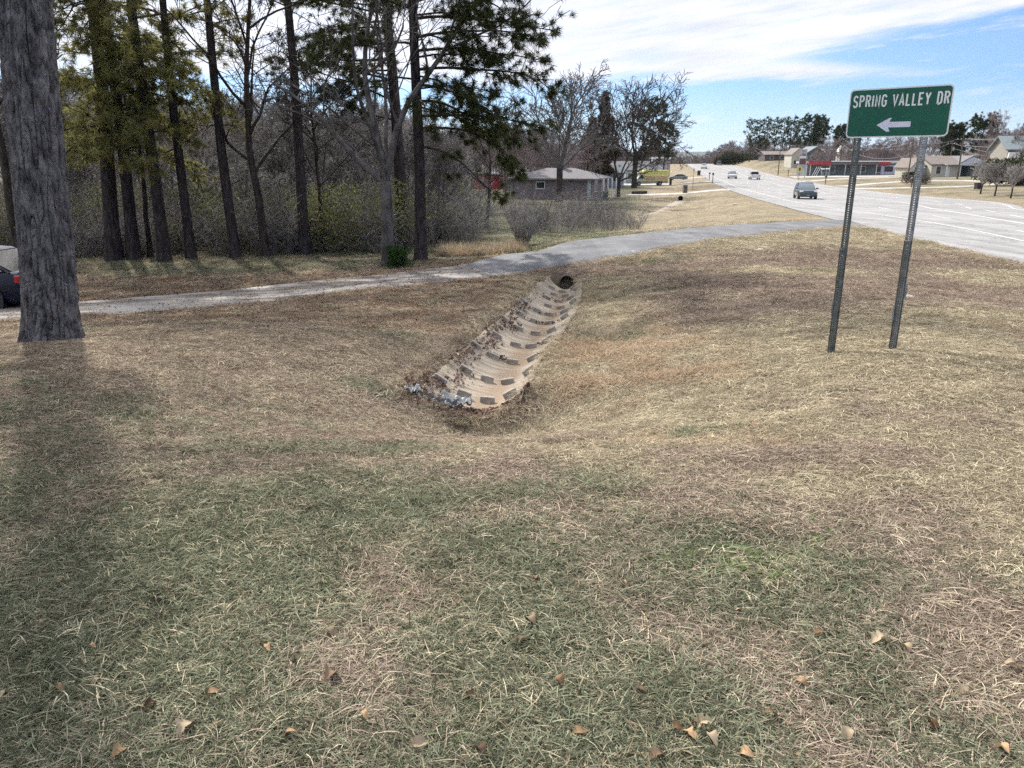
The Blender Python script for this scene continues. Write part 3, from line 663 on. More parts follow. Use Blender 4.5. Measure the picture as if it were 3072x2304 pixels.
# larger leaves in the foreground, one object each (u, v, length, kind, special label)
FL = [(331,641,.10,3,1,'pale lobed oak leaf lying alone in the green grass left of centre'),(522,650,.085,1,0,None),(535,586,.07,4,0,None),(531,627,.11,3,0,'long pale leaf standing folded on edge in the middle foreground'),(622,590,.07,4,1,'small five-pointed pink leaf standing upright in the grass'),
 (330,684,.13,0,0,'large grey curled leaf lying on its back at the lower left of centre'),(187,737,.13,3,1,'pale lobed leaf near the bottom edge at the left'),(290,745,.08,4,0,'yellowish oval leaf standing up at the bottom edge'),(702,733,.11,3,1,'pale torn leaf on top of the pile of leaves at the bottom centre'),(690,745,.10,4,1,None),(712,748,.09,3,0,None),(676,738,.08,4,0,None),
 (655,767,.10,1,0,None),(878,650,.13,3,1,'large pale flat leaf lying in the grass at the lower right'),(818,642,.09,4,0,'tan curved leaf lying left of the large pale leaf at the lower right'),(736,617,.06,3,0,None),(905,655,.08,3,0,None),(1010,675,.10,3,0,None),(1000,760,.09,4,0,None),(270,655,.07,4,0,None),(94,655,.06,4,0,None),(98,693,.07,3,0,None),(7,703,.07,3,0,'small yellowish leaf at the left edge of the foreground'),(60,700,.08,4,0,None),
 (420,752,.10,3,0,None),(365,725,.07,4,0,None),(640,700,.07,1,0,None),(770,725,.09,4,1,None),(846,745,.10,3,0,None),(930,735,.09,4,1,None),(215,700,.07,4,0,None),(150,715,.09,1,0,None),(120,760,.10,4,0,None),(470,705,.07,1,0,None),(560,690,.08,4,0,None),(300,560,.05,4,0,None),(408,600,.06,3,0,None),(240,600,.06,4,0,None),(50,598,.06,1,0,None),(580,740,.08,4,0,None),(480,760,.09,1,0,None),(800,690,.08,4,0,None),(960,700,.09,3,1,None),(745,765,.10,4,0,None)]
for i, (u, v, L_, mi, lob, lab) in enumerate(FL):
    p = gnd(u, v, 1.5, 30); me = leaf_mesh(200+i, L_, bool(lob)); m_ = {0: mat_ if False else leafd_m, 1: leafd_m, 3: pale_m, 4: leaf_m}[mi] if False else {0: leafd_m, 1: leafd_m, 3: pale_m, 4: leaf_m}[mi]
    o = link('fallen_leaf', me, m_, loc=(p[0], p[1], p[2]+.028)); o.rotation_euler = (random.uniform(-.5, .6), random.uniform(-.4, .4), random.uniform(0, 6.28))
    tag(o, lab or 'curled dry brown leaf resting on the grass in the foreground', 'leaf', None if lab else 'dry leaves on the foreground grass')

# upright tufts at the lip of the channel
for u, v, mm, lab in ((463, 428, green_m, 'green tuft of taller grass in front of the left end of the channel lip'), (481, 430, straw_m, 'yellow-green tuft of taller grass before the middle of the channel lip'), (541, 431, straw_m, 'thin straw tuft standing right of the channel end')):
    p = gnd(u, v, 4, 12); t = blades(int(u), 60, .07, .26, .004, .25, .5, 5); tag(link('grass_tuft', t, mm, loc=tuple(p)), lab, 'grass tuft')
# ------------------------------------------------------------------ trees
bark_pine = mat('pine_bark', (.018, .015, .016), (.078, .064, .064), 7, .95, bump=1.6, stretch=(1.6, 1.6, .35), detail=8, ramp=(.3, .7), bscale=11, spec=.15)
bark_grey = mat('grey_bark', (.075, .068, .064), (.19, .175, .165), 5, .95, bump=.8, stretch=(2, 2, .4), detail=6, obj_rand=.25, spec=.15)
bark_dark = mat('dark_bark', (.03, .025, .022), (.075, .062, .054), 5, .95, bump=.8, stretch=(2, 2, .4), detail=5, spec=.1)
bark_pale = mat('pale_smooth_bark', (.05, .045, .043), (.135, .125, .12), 3.5, .9, bump=.5, stretch=(1, 1, .6), detail=7, spec=.15)
twig_m = mat('twig', (.16, .148, .14), (.34, .315, .295), 2, .95, obj_rand=.3, spec=.1)
twig_far = mat('far_twig', (.15, .12, .12), (.25, .205, .20), .5, .95, obj_rand=.25, spec=.1)
needle_m = leafmat('pine_needles', (.08, .085, .032), (.42, .40, .16), .5, rnd=.15)
needle_far = leafmat('far_pine_needles', (.035, .05, .025), (.075, .095, .045), .25, rnd=.2)
needle_dk = leafmat('dark_pine_needles', (.025, .034, .015), (.085, .095, .038), .35, rnd=.15)

def tubes(polys, sides):
    """polys: list of (pts(k,3), radii(k), n) -> one mesh array"""
    Vs, Fs, k = [], [], 0
    for pts, rs, n in polys:
        pts = np.asarray(pts, float); rs = np.asarray(rs, float); m = len(pts)
        d = np.gradient(pts, axis=0); d /= np.linalg.norm(d, axis=1)[:, None]+1e-9
        ref = np.array([.21, .37, .91]) if abs(d[0, 2]) < .8 else np.array([.97, .2, .1])
        a = np.cross(d, ref); a /= np.linalg.norm(a, axis=1)[:, None]+1e-9; b = np.cross(d, a)
        th = np.arange(n)*2*np.pi/n
        R_ = pts[:, None]+rs[:, None, None]*(a[:, None]*np.cos(th)[None, :, None]+b[:, None]*np.sin(th)[None, :, None])
        Vs.append(R_.reshape(-1, 3)); i = np.arange(m*n).reshape(m, n)
        Fs.append(np.stack([i[:-1], np.roll(i, -1, 1)[:-1], np.roll(i, -1, 1)[1:], i[1:]], -1).reshape(-1, 4)+k); k += m*n
    return np.concatenate(Vs), np.concatenate(Fs)
def wander(g, p, d, L, r0, r1, n=6, wob=.18, up=.0):
    pts = [np.array(p, float)]; d = np.array(d, float); d /= np.linalg.norm(d)
    for k in range(n):
        d = d+g.normal(0, wob, 3)*np.array([1, 1, .7])+np.array([0, 0, up]); d /= np.linalg.norm(d)
        pts.append(pts[-1]+d*L/n)
    return np.array(pts), np.linspace(r0, r1, n+1)**1.0
def bare_parts(seed, H, r, fork=.35, spread=.8, dens=1.0, levels=4, minr=.010, trunkfrac=.8, up=.06, ntw=5, lean=(0, 0)):
    g = np.random.default_rng(seed); trunk = []; br = []
    tp, tr = wander(g, (0, 0, -.15), (lean[0], lean[1], 1), H*trunkfrac, r, r*.28, 12, .06, .03)
    tr = np.maximum(tr, minr); tr[0] *= 1.35
    trunk.append((tp, tr, 9))
    def grow(p, d, L, r0, lv):
        pts, rs = wander(g, p, d, L, r0, max(r0*.35, minr), 6 if lv < 3 else 4, .17+.04*lv, up)
        br.append((pts, np.maximum(rs, minr), [6, 5, 4, 3, 3][lv]))
        if lv >= levels-1: return
        nb = int((ntw if lv < 2 else ntw-1)*dens+g.random())
        for j in range(nb):
            t = .22+.75*g.random()**.8; q = t*(len(pts)-1); i = int(q); i = min(i, len(pts)-2)
            pp = pts[i]+(pts[i+1]-pts[i])*(q-i); dd = pts[i+1]-pts[i]; dd /= np.linalg.norm(dd)
            s_ = g.normal(0, 1, 3); s_ -= dd*s_.dot(dd); s_ /= np.linalg.norm(s_)
            ang = .5+.45*g.random(); grow(pp, dd*math.cos(ang)+s_*math.sin(ang), L*(.42+.25*g.random())*(1.12-t*.4), max(r0*.5*(1-t*.4), minr), lv+1)
    nl = int(9*dens)+2
    for j in range(nl):
        t = fork+(1-fork)*(j+g.random()*.6)/nl; q = t*12; i = min(int(q), 11); pp = tp[i]+(tp[i+1]-tp[i])*(q-i)
        az = j*2.4+g.random()*.8; e = .35+.6*t
        d = np.array([math.cos(az)*spread, math.sin(az)*spread, e])
        grow(pp, d, H*(.42-.22*t)*(.8+.4*g.random()), r*(.55-.35*t), 0)
    return trunk, br
def fork_parts(seed, H, r, zf, forks, **k):
    """hardwood whose trunk splits at zf into given leaders [(dir, len, r)]"""
    g = np.random.default_rng(seed); minr = k.get('minr', .01); br = []
    trunk = [(np.array([(0, 0, -.15), (0, 0, zf*.35), (.03, 0, zf*.7), (.02, .02, zf+.1)]), np.array([r*1.35, r*1.05, r, r*1.0]), 12)]
    def grow(p, d, L, r0, lv, n=7):
        pts, rs = wander(g, p, d, L, r0, max(r0*.3, minr), n if lv < 2 else 5, .12+.045*lv, k.get('up', .05))
        br.append((pts, np.maximum(rs, minr), [8, 6, 5, 3, 3][lv]))
        if lv >= k.get('levels', 4)-1: return
        nb = k.get('nb', (7, 6, 5, 4))[lv]
        for j in range(nb):
            t = .2+.78*(j+g.random())/nb; q = t*(len(pts)-1); i = min(int(q), len(pts)-2); pp = pts[i]+(pts[i+1]-pts[i])*(q-i)
            dd = pts[i+1]-pts[i]; dd /= np.linalg.norm(dd); s_ = g.normal(0, 1, 3); s_ -= dd*s_.dot(dd); s_ /= np.linalg.norm(s_); ang = .45+.5*g.random()
            grow(pp, dd*math.cos(ang)+s_*math.sin(ang), L*(.45+.25*g.random())*(1.15-t*.55), max(r0*.5*(1-t*.45), minr), lv+1)
    for d, L, rr in forks: grow((.02, .02, zf), d, L, rr, 0, 9)
    return trunk, br
def tree_mesh(name, polys):
    V, Fq = tubes(polys, 0); return npmesh(name, V, Fq, True)
def tuft_mesh(pos, dr, n, L, w, seed, spread=.75):
    g = np.random.default_rng(seed); pos = np.asarray(pos); dr = np.asarray(dr); T = len(pos)
    d = dr[:, None]*g.uniform(.1, 1.1, (T, n, 1))+g.normal(0, spread, (T, n, 3)); d /= np.linalg.norm(d, axis=2)[..., None]
    s_ = np.cross(d, g.normal(0, 1, (T, n, 3))); s_ /= np.linalg.norm(s_, axis=2)[..., None]
    p = pos[:, None]+g.normal(0, L*.12, (T, n, 3)); l = L*g.uniform(.6, 1.15, (T, n, 1)); sag = np.array([0, 0, -.12])*l
    V = np.stack([p-s_*w/2, p+s_*w/2, p+d*l+sag], 2).reshape(-1, 3); Fq = np.arange(len(V)).reshape(-1, 3)
    tint = np.repeat(np.clip(g.random((T, 1))*.5+g.random((T, n))*.5, 0, 1).ravel(), 3)
    return npmesh('needles', V, Fq, False, {'tint': tint})
def limb(g, p, az, L, r, droop, tufts, br, per=7, rise=.25, tl=.3, minr=.012, bare=.16, subL=.42, sides=5):
    n = 9; d = np.array([math.cos(az), math.sin(az), rise]); d /= np.linalg.norm(d); pts = [np.array(p, float)]
    for k in range(n):
        d = d+g.normal(0, .09, 3)+np.array([0, 0, -droop/n]); d /= np.linalg.norm(d); pts.append(pts[-1]+d*L/n)
    pts = np.array(pts); rs = np.linspace(r, max(r*.25, minr), n+1); br.append((pts, rs, sides))
    for j in range(per):
        t = bare+(1-bare)*(j+g.random())/per; q = t*n; i = min(int(q), n-1); pp = pts[i]+(pts[i+1]-pts[i])*(q-i); dd = (pts[i+1]-pts[i]); dd /= np.linalg.norm(dd)
        s_ = np.cross(dd, (0, 0, 1))*(1 if j % 2 else -1)+g.normal(0, .35, 3); s_ /= np.linalg.norm(s_)
        e = dd*.75+s_*.9; l2 = L*subL*(.5+.7*g.random())*(1.1-t*.6)
        q2, r2 = wander(g, pp, e, l2, max(r*.3, minr), minr, 5, .13, -.05*droop+.02); br.append((q2, r2, 3))
        m = max(2, int(l2/tl))
        for k in range(m):
            tt = .3+.7*(k+g.random()*.7)/m; qq = min(tt, 1)*5; i2 = min(int(qq), 4); p3 = q2[i2]+(q2[i2+1]-q2[i2])*(qq-i2); d3 = q2[i2+1]-q2[i2]; d3 /= np.linalg.norm(d3)
            off = g.normal(0, tl*.45, 3); tufts.append((p3+off, (d3+off/tl*.4+np.array([0, 0, .15]))))
            if minr < .02 and g.random() < .6: br.append((np.array([p3, p3+off]), np.array([minr*.6, minr*.5]), 3))
    for k in range(3): tufts.append((pts[-1]+g.normal(0, tl*.3, 3), d))
def place_tree(name, label, cat, loc, trunk, br, bm, bm2=None, tuf=None, nm=None, nn=24, nL=.2, nw=.011, group=None, seed=0, rz=0.0, rise=''):
    t = empty(name, loc, rz); tag(t, label, cat, group)
    link('trunk', tree_mesh('trunk', trunk), bm, t)
    if br: link('branches', tree_mesh('branches', br), bm2 or bm, t)
    if tuf is not None and len(tuf):
        link('crown', tuft_mesh([a for a, b in tuf], [b for a, b in tuf], nn, nL, nw, seed), nm, t)
    return t
def atY(u, v, Y):
    a, b, c = ray(u, v); t = Y/b; return np.array([a*t, Y, CZ+c*t])
# ---- the big pine at the left, with furrowed bark modelled on its lower trunk
def big_pine():
    p = np.array([-6.42, 10.5, 0]); p[2] = T1(p[0], p[1])
    t = empty('pine_tree', p); tag(t, 'thick pine trunk with furrowed bark nearest the camera at the left edge', 'pine tree')
    nr, na = 480, 260
    zs = np.linspace(-.25, 6.5, nr); th = np.arange(na)*2*np.pi/na
    rad = .325-.008*np.clip(zs, 0, 9)+.10*np.exp(-np.clip(zs+.05, 0, 9)/.28)
    cx = .075*np.clip(zs, 0, 9)+.015*np.sin(zs*1.3)
    TH, ZS = np.meshgrid(th, zs); s = TH/(2*np.pi)
    wx = (fbm(np.abs(np.sin(TH/2))*9, ZS*.9)-.5)*1.0
    def ring(f, z, sc):   # periodic noise round the trunk
        return vnoise((s*f*1.0) % f+0*z, z*sc)*(1-sstep(.9, 1, s))+vnoise(((s-1)*f)+0*z+256, z*sc)*sstep(.9, 1, s)
    a1 = np.abs(ring(34, ZS+wx*.35, 2.6)-.5)*2; a2 = np.abs(ring(56, ZS+wx*.5, 6.5)-.5)*2; a3 = ring(96, ZS, 17)
    h = -.030*(1-sstep(0, .26, a1))-.014*(1-sstep(0, .22, a2))+.007*a3
    root = .05*np.exp(-np.clip(ZS+.1, 0, 9)/.2)*np.cos(TH*5+1)
    Rr = rad[:, None]+h*1.25+root+.015
    V = np.stack([cx[:, None]+Rr*np.cos(TH), .02*ZS+Rr*np.sin(TH), ZS], -1).reshape(-1, 3)
    i = np.arange(nr*na).reshape(nr, na)
    q = np.stack([i[:-1], np.roll(i, -1, 1)[:-1], np.roll(i, -1, 1)[1:], i[1:]], -1).reshape(-1, 4)
    link('trunk', npmesh('trunk', V, q, True), mat('old_pine_bark', (.035, .033, .037), (.19, .18, .185), 9, .95, bump=1.8, stretch=(1, 1, .5), detail=9, ramp=(.3, .7), bscale=26, spec=.2), t)
    up = [(np.array([(cx[-1], .13, 6.4), (.55, .2, 11), (.7, .3, 18)]), np.array([.28, .2, .07]), 12)]
    g = np.random.default_rng(3); br = []; tf = []
    for k in range(20):
        z = 12.5+k*.28; L = 3.6*(1-.5*abs((z-15)/6)); limb(g, (.4+.02*z, .2, z), k*2.4, L, .055, .35, tf, br, per=8, tl=.5, minr=.015)
    link('upper_trunk', tree_mesh('upper_trunk', up), bark_pine, t); link('branches', tree_mesh('branches', br), bark_pine, t)
    link('crown', tuft_mesh([a for a, b in tf], [b for a, b in tf], 26, .24, .02, 1), needle_m, t)
big_pine()

# ---- tall pines along the edge of the woods: base pixel, top pixel, width px
PINES = [(116,262,92,15,11,'pine with dark trunk leaning left, directly right of the thick left pine'),
 (135,261,104,12,12,'second dark leaning pine trunk right of the thick left pine'),
 (164,262,132,12,13,'dark pine trunk at the wood edge whose low boughs carry olive needles'),
 (190,259.5,163,9.5,14,'slender straight pine trunk standing between two thicker pines at the left wood edge'),
 (235,259,206,10,15,'straight dark pine trunk fourth from the white-barked hardwood towards the left'),
 (266,258,251,8,16,'bare-topped dark tree with side branches left of the tall straight trunk'),
 (307,256,287,10.5,17,'tall straight dark trunk just left of the long diagonal limb of the hardwood'),
 (404,246,387,12.5,18,'darkest thick pine trunk rising directly behind the forked hardwood'),
 (420.5,261.5,414,11.5,19,'thick pine trunk at the drive end with drooping needled boughs on its right')]
def pine_at(u, v, u0, w, seed, label, limbs, tall=19, tl=.42, nn=22, nL=.2, nw=.012, nm=None, top=True):
    p = gnd(u, v, 15, 80); q = atY(u0, 0, p[1]); d = (q-p)/(q[2]-p[2]); r = w/F*p[1]/2
    g = np.random.default_rng(seed); zs = np.linspace(0, tall, 14)
    tr = np.stack([d[0]*zs+.05*np.sin(zs*.5+seed), 0*zs, zs], -1); tr[0, 2] = -.2
    rad = r*(1-.85*(zs/tall)**1.2)*np.where(zs < .3, 1.35, 1); br = []; tf = []
    for (z, az, L, rise, droop, per) in [(z_, a_, l_, r_, d_, int(p_*1.35)) for z_, a_, l_, r_, d_, p_ in limbs]: limb(g, (d[0]*z, 0, z), az, L, .018+.008*L, droop, tf, br, per=per, rise=rise, tl=tl)
    if top:
        for k in range(16):
            z = tall*(.62+.38*k/16); limb(g, (d[0]*z, 0, z), k*2.4, 3.2*(1-.6*k/16), .05, .3, tf, br, per=6, tl=.7, minr=.02)
    # dead stubs
    for k in range(9):
        z = g.uniform(1.5, 8); az = g.uniform(0, 6.28); a_, b_ = wander(g, (d[0]*z, 0, z), (math.cos(az), math.sin(az), g.uniform(-.2, .4)), g.uniform(.3, 1.3), .02, .008, 4, .15); br.append((a_, b_, 3))
    return place_tree('pine_tree', label, 'pine tree', p, [(tr, rad, 12)], br, bark_pine, bark_dark, tf, nm or needle_m, nn, nL, nw, seed=seed)
g = np.random.default_rng(77); TAU = math.tau
LB = {}
# olive needled boughs hanging at the left, from the pines A..D
LB[0] = [(z, g.uniform(-1.8, .9), g.uniform(2.8, 4.4), .2, 1.0, 12) for z in np.linspace(4.2, 9.4, 15)]+[(z, g.uniform(2.4, 4), 2.5, .2, .9, 7) for z in (4.5, 6, 7.5)]
LB[1] = [(z, g.uniform(-2.6, .8), g.uniform(2.2, 3.8), .25, 1.1, 12) for z in np.linspace(4.6, 9.6, 14)]
LB[2] = [(z, a, L, .3, 1.0, 9) for z, a, L in ((4.7, -.2, 2.0), (5.3, -1.4, 2.0), (6.2, .2, 3.2), (6.6, 3.3, 3.0), (7.4, -.6, 3.4), (7.9, 2.9, 3.2), (8.6, .1, 3.6), (9.2, 3.5, 3), (5.6, 3.1, 2.2), (8.8, -1.2, 3))]
LB[3] = [(7.5, .2, 2.2, .3, .6, 6), (8.6, -.4, 2.6, .3, .6, 6), (8.8, 3.4, 2.2, .3, .6, 6)]
LB[4] = [(8.4, -.2, 1.6, .3, .5, 5), (8.9, 3.2, 1.8, .3, .5, 5), (5.0, .1, 1.0, .1, .5, 3)]
LB[5] = []; LB[6] = [(7.6, .3, 1.2, .5, .3, 4), (9.2, 3.0, 1.6, .3, .4, 5), (9.3, .2, 2.0, .3, .4, 6)]
LB[7] = [(z, a, L, .15, .35, 8) for z, a, L in ((5.4, 3.2, 3.4), (6.2, 2.8, 4.4), (7.0, 3.5, 4.6), (7.8, 3.0, 5.0), (8.4, 3.3, 4.6), (9.0, 2.7, 4.4), (9.6, 3.4, 4.2), (10.3, 3.1, 3.8), (8.8, 4.4, 3.5), (9.8, 5.0, 3), (6.6, 3.9, 3.2), (7.4, 2.5, 3.6), (8.1, 3.7, 4.2), (8.9, 3.0, 3.2), (9.3, 2.6, 4.6), (9.9, 3.8, 4.4), (7.0, 2.9, 2.4))]
LB[8] = [(z_, a_, l_, .0, .55, 9) for z_, a_, l_ in ((5.3, .6, 2.4), (6.3, -.6, 2.4), (5.7, -1.2, 2.8), (7.6, .5, 2.6), (8.7, -.9, 2.6))]+[(4.0, -.15, 3.6, -.05, .7, 5), (4.6, .25, 4.2, 0, .85, 7), (5.9, .3, 2.6, .1, .4, 9), (6.9, -.1, 2.8, .1, .3, 9), (8.2, .2, 2.8, .1, .3, 9), (5.0, -.1, 4.4, .15, .95, 11), (5.5, .35, 4.4, .15, .8, 11), (6.0, -.35, 4.4, .15, .6, 11), (6.5, .1, 4.9, .15, .45, 12), (7.1, .5, 4.4, .15, .4, 11), (7.5, -.3, 4.6, .12, .35, 11), (8.1, .15, 5.0, .12, .3, 12), (8.6, -.5, 4.6, .1, .3, 11), (9.0, .0, 5.2, .1, .25, 12), (9.5, .4, 4.8, .1, .2, 11), (10.0, -.2, 4.6, .1, .2, 10),
         (6.2, 3.0, 2.6, .2, .4, 7), (7.3, 3.4, 3.4, .2, .4, 8), (8.4, 2.9, 4.2, .2, .3, 8), (9.4, 3.3, 4.4, .2, .3, 8), (10.4, 3.0, 4, .2, .3, 8)]
for k, (u, v, u0, w, sd, lab) in enumerate(PINES):
    if k == 5: continue
    nm = {7: needle_dk, 8: needle_dk, 6: needle_dk}.get(k, needle_m)
    pine_at(u, v, u0, w, sd, lab, LB[k], nn=44 if k in (7, 8) else 40, nL=.28, nw=.021, nm=nm, tl=.24)

# ---- forked hardwood with the long diagonal limb
p = gnd(388.5, 267)
tr_, br_ = fork_parts(31, 9, .19, 2.75, [((-.80, .10, .60), 5.2, .11), ((-.30, .05, .95), 8.2, .12), ((.12, .12, 1.0), 8.6, .12), ((-.06, -.5, .9), 6.0, .08), ((.02, .3, 1), 7, .07)], minr=.009, nb=(6, 4, 4, 3), up=.04)
place_tree('hardwood_tree', 'pale grey hardwood forking low in front of the two dark pine trunks', 'tree', p, tr_, br_, bark_pale, bark_pale)
# ---- bare trees along the wood edge
def bt(u, v, u0, w, seed, label, H=13, **k):
    p = gnd(u, v, 10, 120); q = atY(u0, 0, p[1]); d = (q-p)/(q[2]-p[2]); r = w/F*p[1]/2
    t, b = bare_parts(seed, H, r, lean=(d[0], 0), **k)
    return place_tree('bare_tree', label, 'tree', p, t, b, bark_dark, bark_dark)
LB5_done = True
bt(266, 258, 252, 8.5, 41, 'dark leafless tree with fine side branches between two tall straight pines', H=13, fork=.30, ntw=6, spread=.9, minr=.008)
bt(324, 253, 300, 4.5, 42, 'thin crooked dark sapling trunk right of the tall straight pine', H=9, fork=.4, ntw=4)
bt(150, 259, 133, 5.5, 43, 'thin dark trunk between the leaning pines at the left', H=9, fork=.5, ntw=3)
bt(486, 228, 484, 4, 44, 'crooked leafless tree behind the drooping pine boughs', H=8, fork=.3, ntw=4, spread=1.0)
bt(22, 262, -30, 9, 45, 'brown bare trunk leaning left behind the dark parked car', H=14, fork=.5, ntw=4)
# ---- bulk of the wood: copies of six bare trees and three saplings
VAR = []
for k in range(6):
    t, b = bare_parts(100+k, 12.5, .13+.02*k, fork=.22+.03*k, spread=.75, ntw=6, minr=.016, levels=4)
    VAR.append((tree_mesh('trunk', t), tree_mesh('branches', b)))
for i, m_ in enumerate(VAR):
    for me in m_: me.materials.append([twig_m, bark_grey, twig_m, bark_grey, twig_m, bark_grey][i])
VARF = [(m0.copy(), m1.copy()) for m0, m1 in VAR[:4]]
for m_ in VARF:
    for me in m_: me.materials.clear(); me.materials.append(twig_far)
def forest(positions, V_, label, group, smin, smax, seed, vtop=None):
    g = np.random.default_rng(seed)
    for (x, y) in positions:
        a, b = V_[g.integers(0, len(V_))]; s_ = g.uniform(smin, smax)
        if vtop: u_ = 512+x/y*F*.97; s_ = s_*(CZ-T1(x, y)+(160.4-vtop(u_)+g.normal(0, 7))/F*y)/12.8
        t = empty('bare_tree', (x, y, T1(x, y)-.1), g.uniform(0, 6.28)); t.scale = (s_*g.uniform(.85, 1.1),)*2+(s_,); tag(t, label, 'tree', group)
        link('trunk', a, None, t); link('branches', b, None, t)
g = np.random.default_rng(5); pos = []
for k in range(130):
    u = 5+462*(k+g.random())/130; Y = 33+50*g.random()**.8
    if u > 440: Y = 40+40*g.random()
    a, b, c = ray(u, 200); pos.append((a*Y/b, Y))
forest(pos, VAR, 'leafless grey tree in the dense wood behind the tall pines', 'bare trees in the wood at the left', .8, 1.05, 6, lambda u: np.interp(u, [0, 60, 200, 400, 450, 500], [60, 75, 92, 100, 120, 132]))
pos = []
for k in range(46):
    u = 455+130*(k+g.random())/46; Y = 100+55*g.random(); a, b, c = ray(u, 200); pos.append((a*Y/b, Y))
forest(pos, VARF, 'leafless tree in the grey wood behind the brick house', 'bare trees behind the brick house', .85, 1.05, 7, lambda u: np.interp(u, [450, 520, 600], [122, 126, 140]))
pos = []
for k in range(90):
    u = 812+225*(k+g.random())/90; Y = 225+70*g.random()
    if u > 985: Y = 165+60*g.random()
    a, b, c = ray(u, 160); pos.append((a*Y/b, Y))
forest(pos, VARF, 'reddish grey leafless tree on the rise behind the shop and houses', 'bare trees behind the shop', .85, 1.05, 8, lambda u: np.interp(u, [812, 850, 950, 1000, 1030], [146, 140, 138, 126, 118]))
# trees at the far right, closer and taller
pos = [atY(u, 160, Y)[:2] for u, Y in ((1003, 135), (1016, 128), (1028, 120), (1040, 130), (1010, 150), (1022, 145))]
forest(pos, VARF, 'tall leafless tree rising at the right edge behind the two-storey house', 'bare trees at the right edge', .9, 1.1, 9, lambda u: np.interp(u, [1000, 1024], [132, 108]))
# ---- undergrowth of the wood
def brush(seed, H=2.4, n=9, minr=.006):
    g = np.random.default_rng(seed); br = []
    for k in range(n):
        az = g.uniform(0, 6.28); r = g.uniform(0, .5); q, rr = wander(g, (r*math.cos(az), r*math.sin(az), -.05), (math.cos(az)*.35, math.sin(az)*.35, 1), H*g.uniform(.5, 1), .012, minr, 7, .14); br.append((q, rr, 3))
        for j in range(9):
            i = g.integers(1, 7); a2 = g.uniform(0, 6.28); q2, r2 = wander(g, q[i], (math.cos(a2), math.sin(a2), .6), H*.3*g.uniform(.4, 1), minr, minr*.8, 4, .2); br.append((q2, r2, 3))
            if j % 2 == 0:
                a3 = g.uniform(0, 6.28); q3, r3 = wander(g, q2[2], (math.cos(a3), math.sin(a3), .5), H*.15, minr*.8, minr*.6, 3, .2); br.append((q3, r3, 3))
    return tree_mesh('brush', br)
def leafbits(seed, n=260, H=2.0, R_=.7, L=.045):
    g = np.random.default_rng(seed); c = np.stack([g.normal(0, R_*.5, n), g.normal(0, R_*.5, n), H*(.15+.85*g.random(n))], -1)
    d = g.normal(0, 1, (n, 3)); d /= np.linalg.norm(d, axis=1)[:, None]; s_ = np.cross(d, g.normal(0, 1, (n, 3))); s_ /= np.linalg.norm(s_, axis=1)[:, None]
    V = np.stack([c-d*L*.5, c+s_*L*.25, c+d*L*.5, c-s_*L*.25], 1).reshape(-1, 3)
    return npmesh('leaves', V, np.arange(4*n).reshape(-1, 4), False, {'tint': np.repeat(g.random(n), 4)})
yel_m = leafmat('yellow_green_leaves', (.09, .10, .03), (.22, .23, .09), .4, rnd=.25)
BP = [(brush(300), twig_m), (brush(301, 3.0, 7), bark_grey), (brush(302, 1.8, 12), twig_m), (leafbits(303, 420, 2.2, 1.0, .085), yel_m)]
n = 1900; x = []; y = []
u = rng.uniform(-20, 470, n); Y = 30.5+42*rng.random(n)**1.4; a = (u-512)/F; x = a*Y/.98; y = Y
k = y > np.interp(x, [-30, -12, -6, -2], [31, 31.5, 31.5, 35]); x, y = x[k], y[k]; m = len(x)
ids = rng.integers(0, 3, m); ids = np.where((rng.random(m) < .34) & (fbm(x*.3, y*.3) > .47), 3, ids)
x2 = rng.uniform(.5, 7.6, 150); y2 = rng.uniform(42, 72, 150); kk = np.abs(y2-(44+(x2-2)*2.6)) < 13; x2, y2 = x2[kk], y2[kk]
x3 = rng.uniform(-10, 1.5, 80); y3 = rng.uniform(42, 70, 80)
xa = np.concatenate([x, x2, x3]); ya = np.concatenate([y, y2, y3]); ids = np.concatenate([ids, rng.integers(0, 3, len(x2)+len(x3))])
za = terrain(xa, ya); m = len(xa)
scatter('undergrowth', np.stack([xa, ya, za], -1), np.stack([rng.normal(0, .08, m), rng.normal(0, .08, m), rng.random(m)*6.28], -1), rng.uniform(.6, 1.35, m)*np.where(np.arange(m) >= m-len(x2)-len(x3), .75, 1), ids, BP, 'dense leafless brush filling the lower part of the wood')
# reeds
RP = [(blades(70+k, 60, .3, .40, .010, .2, .4, 4), orange_m if k else straw_m) for k in range(2)]
xr = rng.uniform(-3.0, .4, 170); yr = rng.uniform(30.8, 33.5, 170); mr_ = len(xr)
scatter('tall_dry_grass', np.stack([xr, yr, terrain(xr, yr)], -1), np.stack([0*xr, 0*xr, rng.random(mr_)*6.28], -1), rng.uniform(.7, 1.3, mr_), rng.integers(0, 2, mr_), RP, 'upright rust coloured dry grass between the wood and the drive')
# grey twiggy shrub beside the drive, green shrub at the trunk
p = gnd(523, 247); b = []
gg = np.random.default_rng(9)
for k in range(46):
    az = gg.uniform(0, 6.28); q_, r_ = wander(gg, (.1*math.cos(az), .1*math.sin(az), -.05), (math.cos(az)*.42, math.sin(az)*.42, 1), gg.uniform(1.2, 2.3), .016, .006, 8, .09, .02); b.append((q_, r_, 4))
    for j in range(12):
        i = gg.integers(1, 8); a2 = gg.uniform(0, 6.28); q2, r2 = wander(gg, q_[i], (math.cos(a2)*.7, math.sin(a2)*.7, .8), gg.uniform(.2, .6), .007, .004, 4, .15); b.append((q2, r2, 3))
t = empty('shrub', p); tag(t, 'rounded grey leafless shrub beside the far edge of the paved drive', 'shrub'); link('branches', tree_mesh('branches', b), twig_m, t)
p = gnd(397, 267.5)
t = empty('shrub', p+np.array([.1, -.15, 0])); tag(t, 'small dark green evergreen shrub at the foot of the pale forked hardwood', 'shrub')
b = []
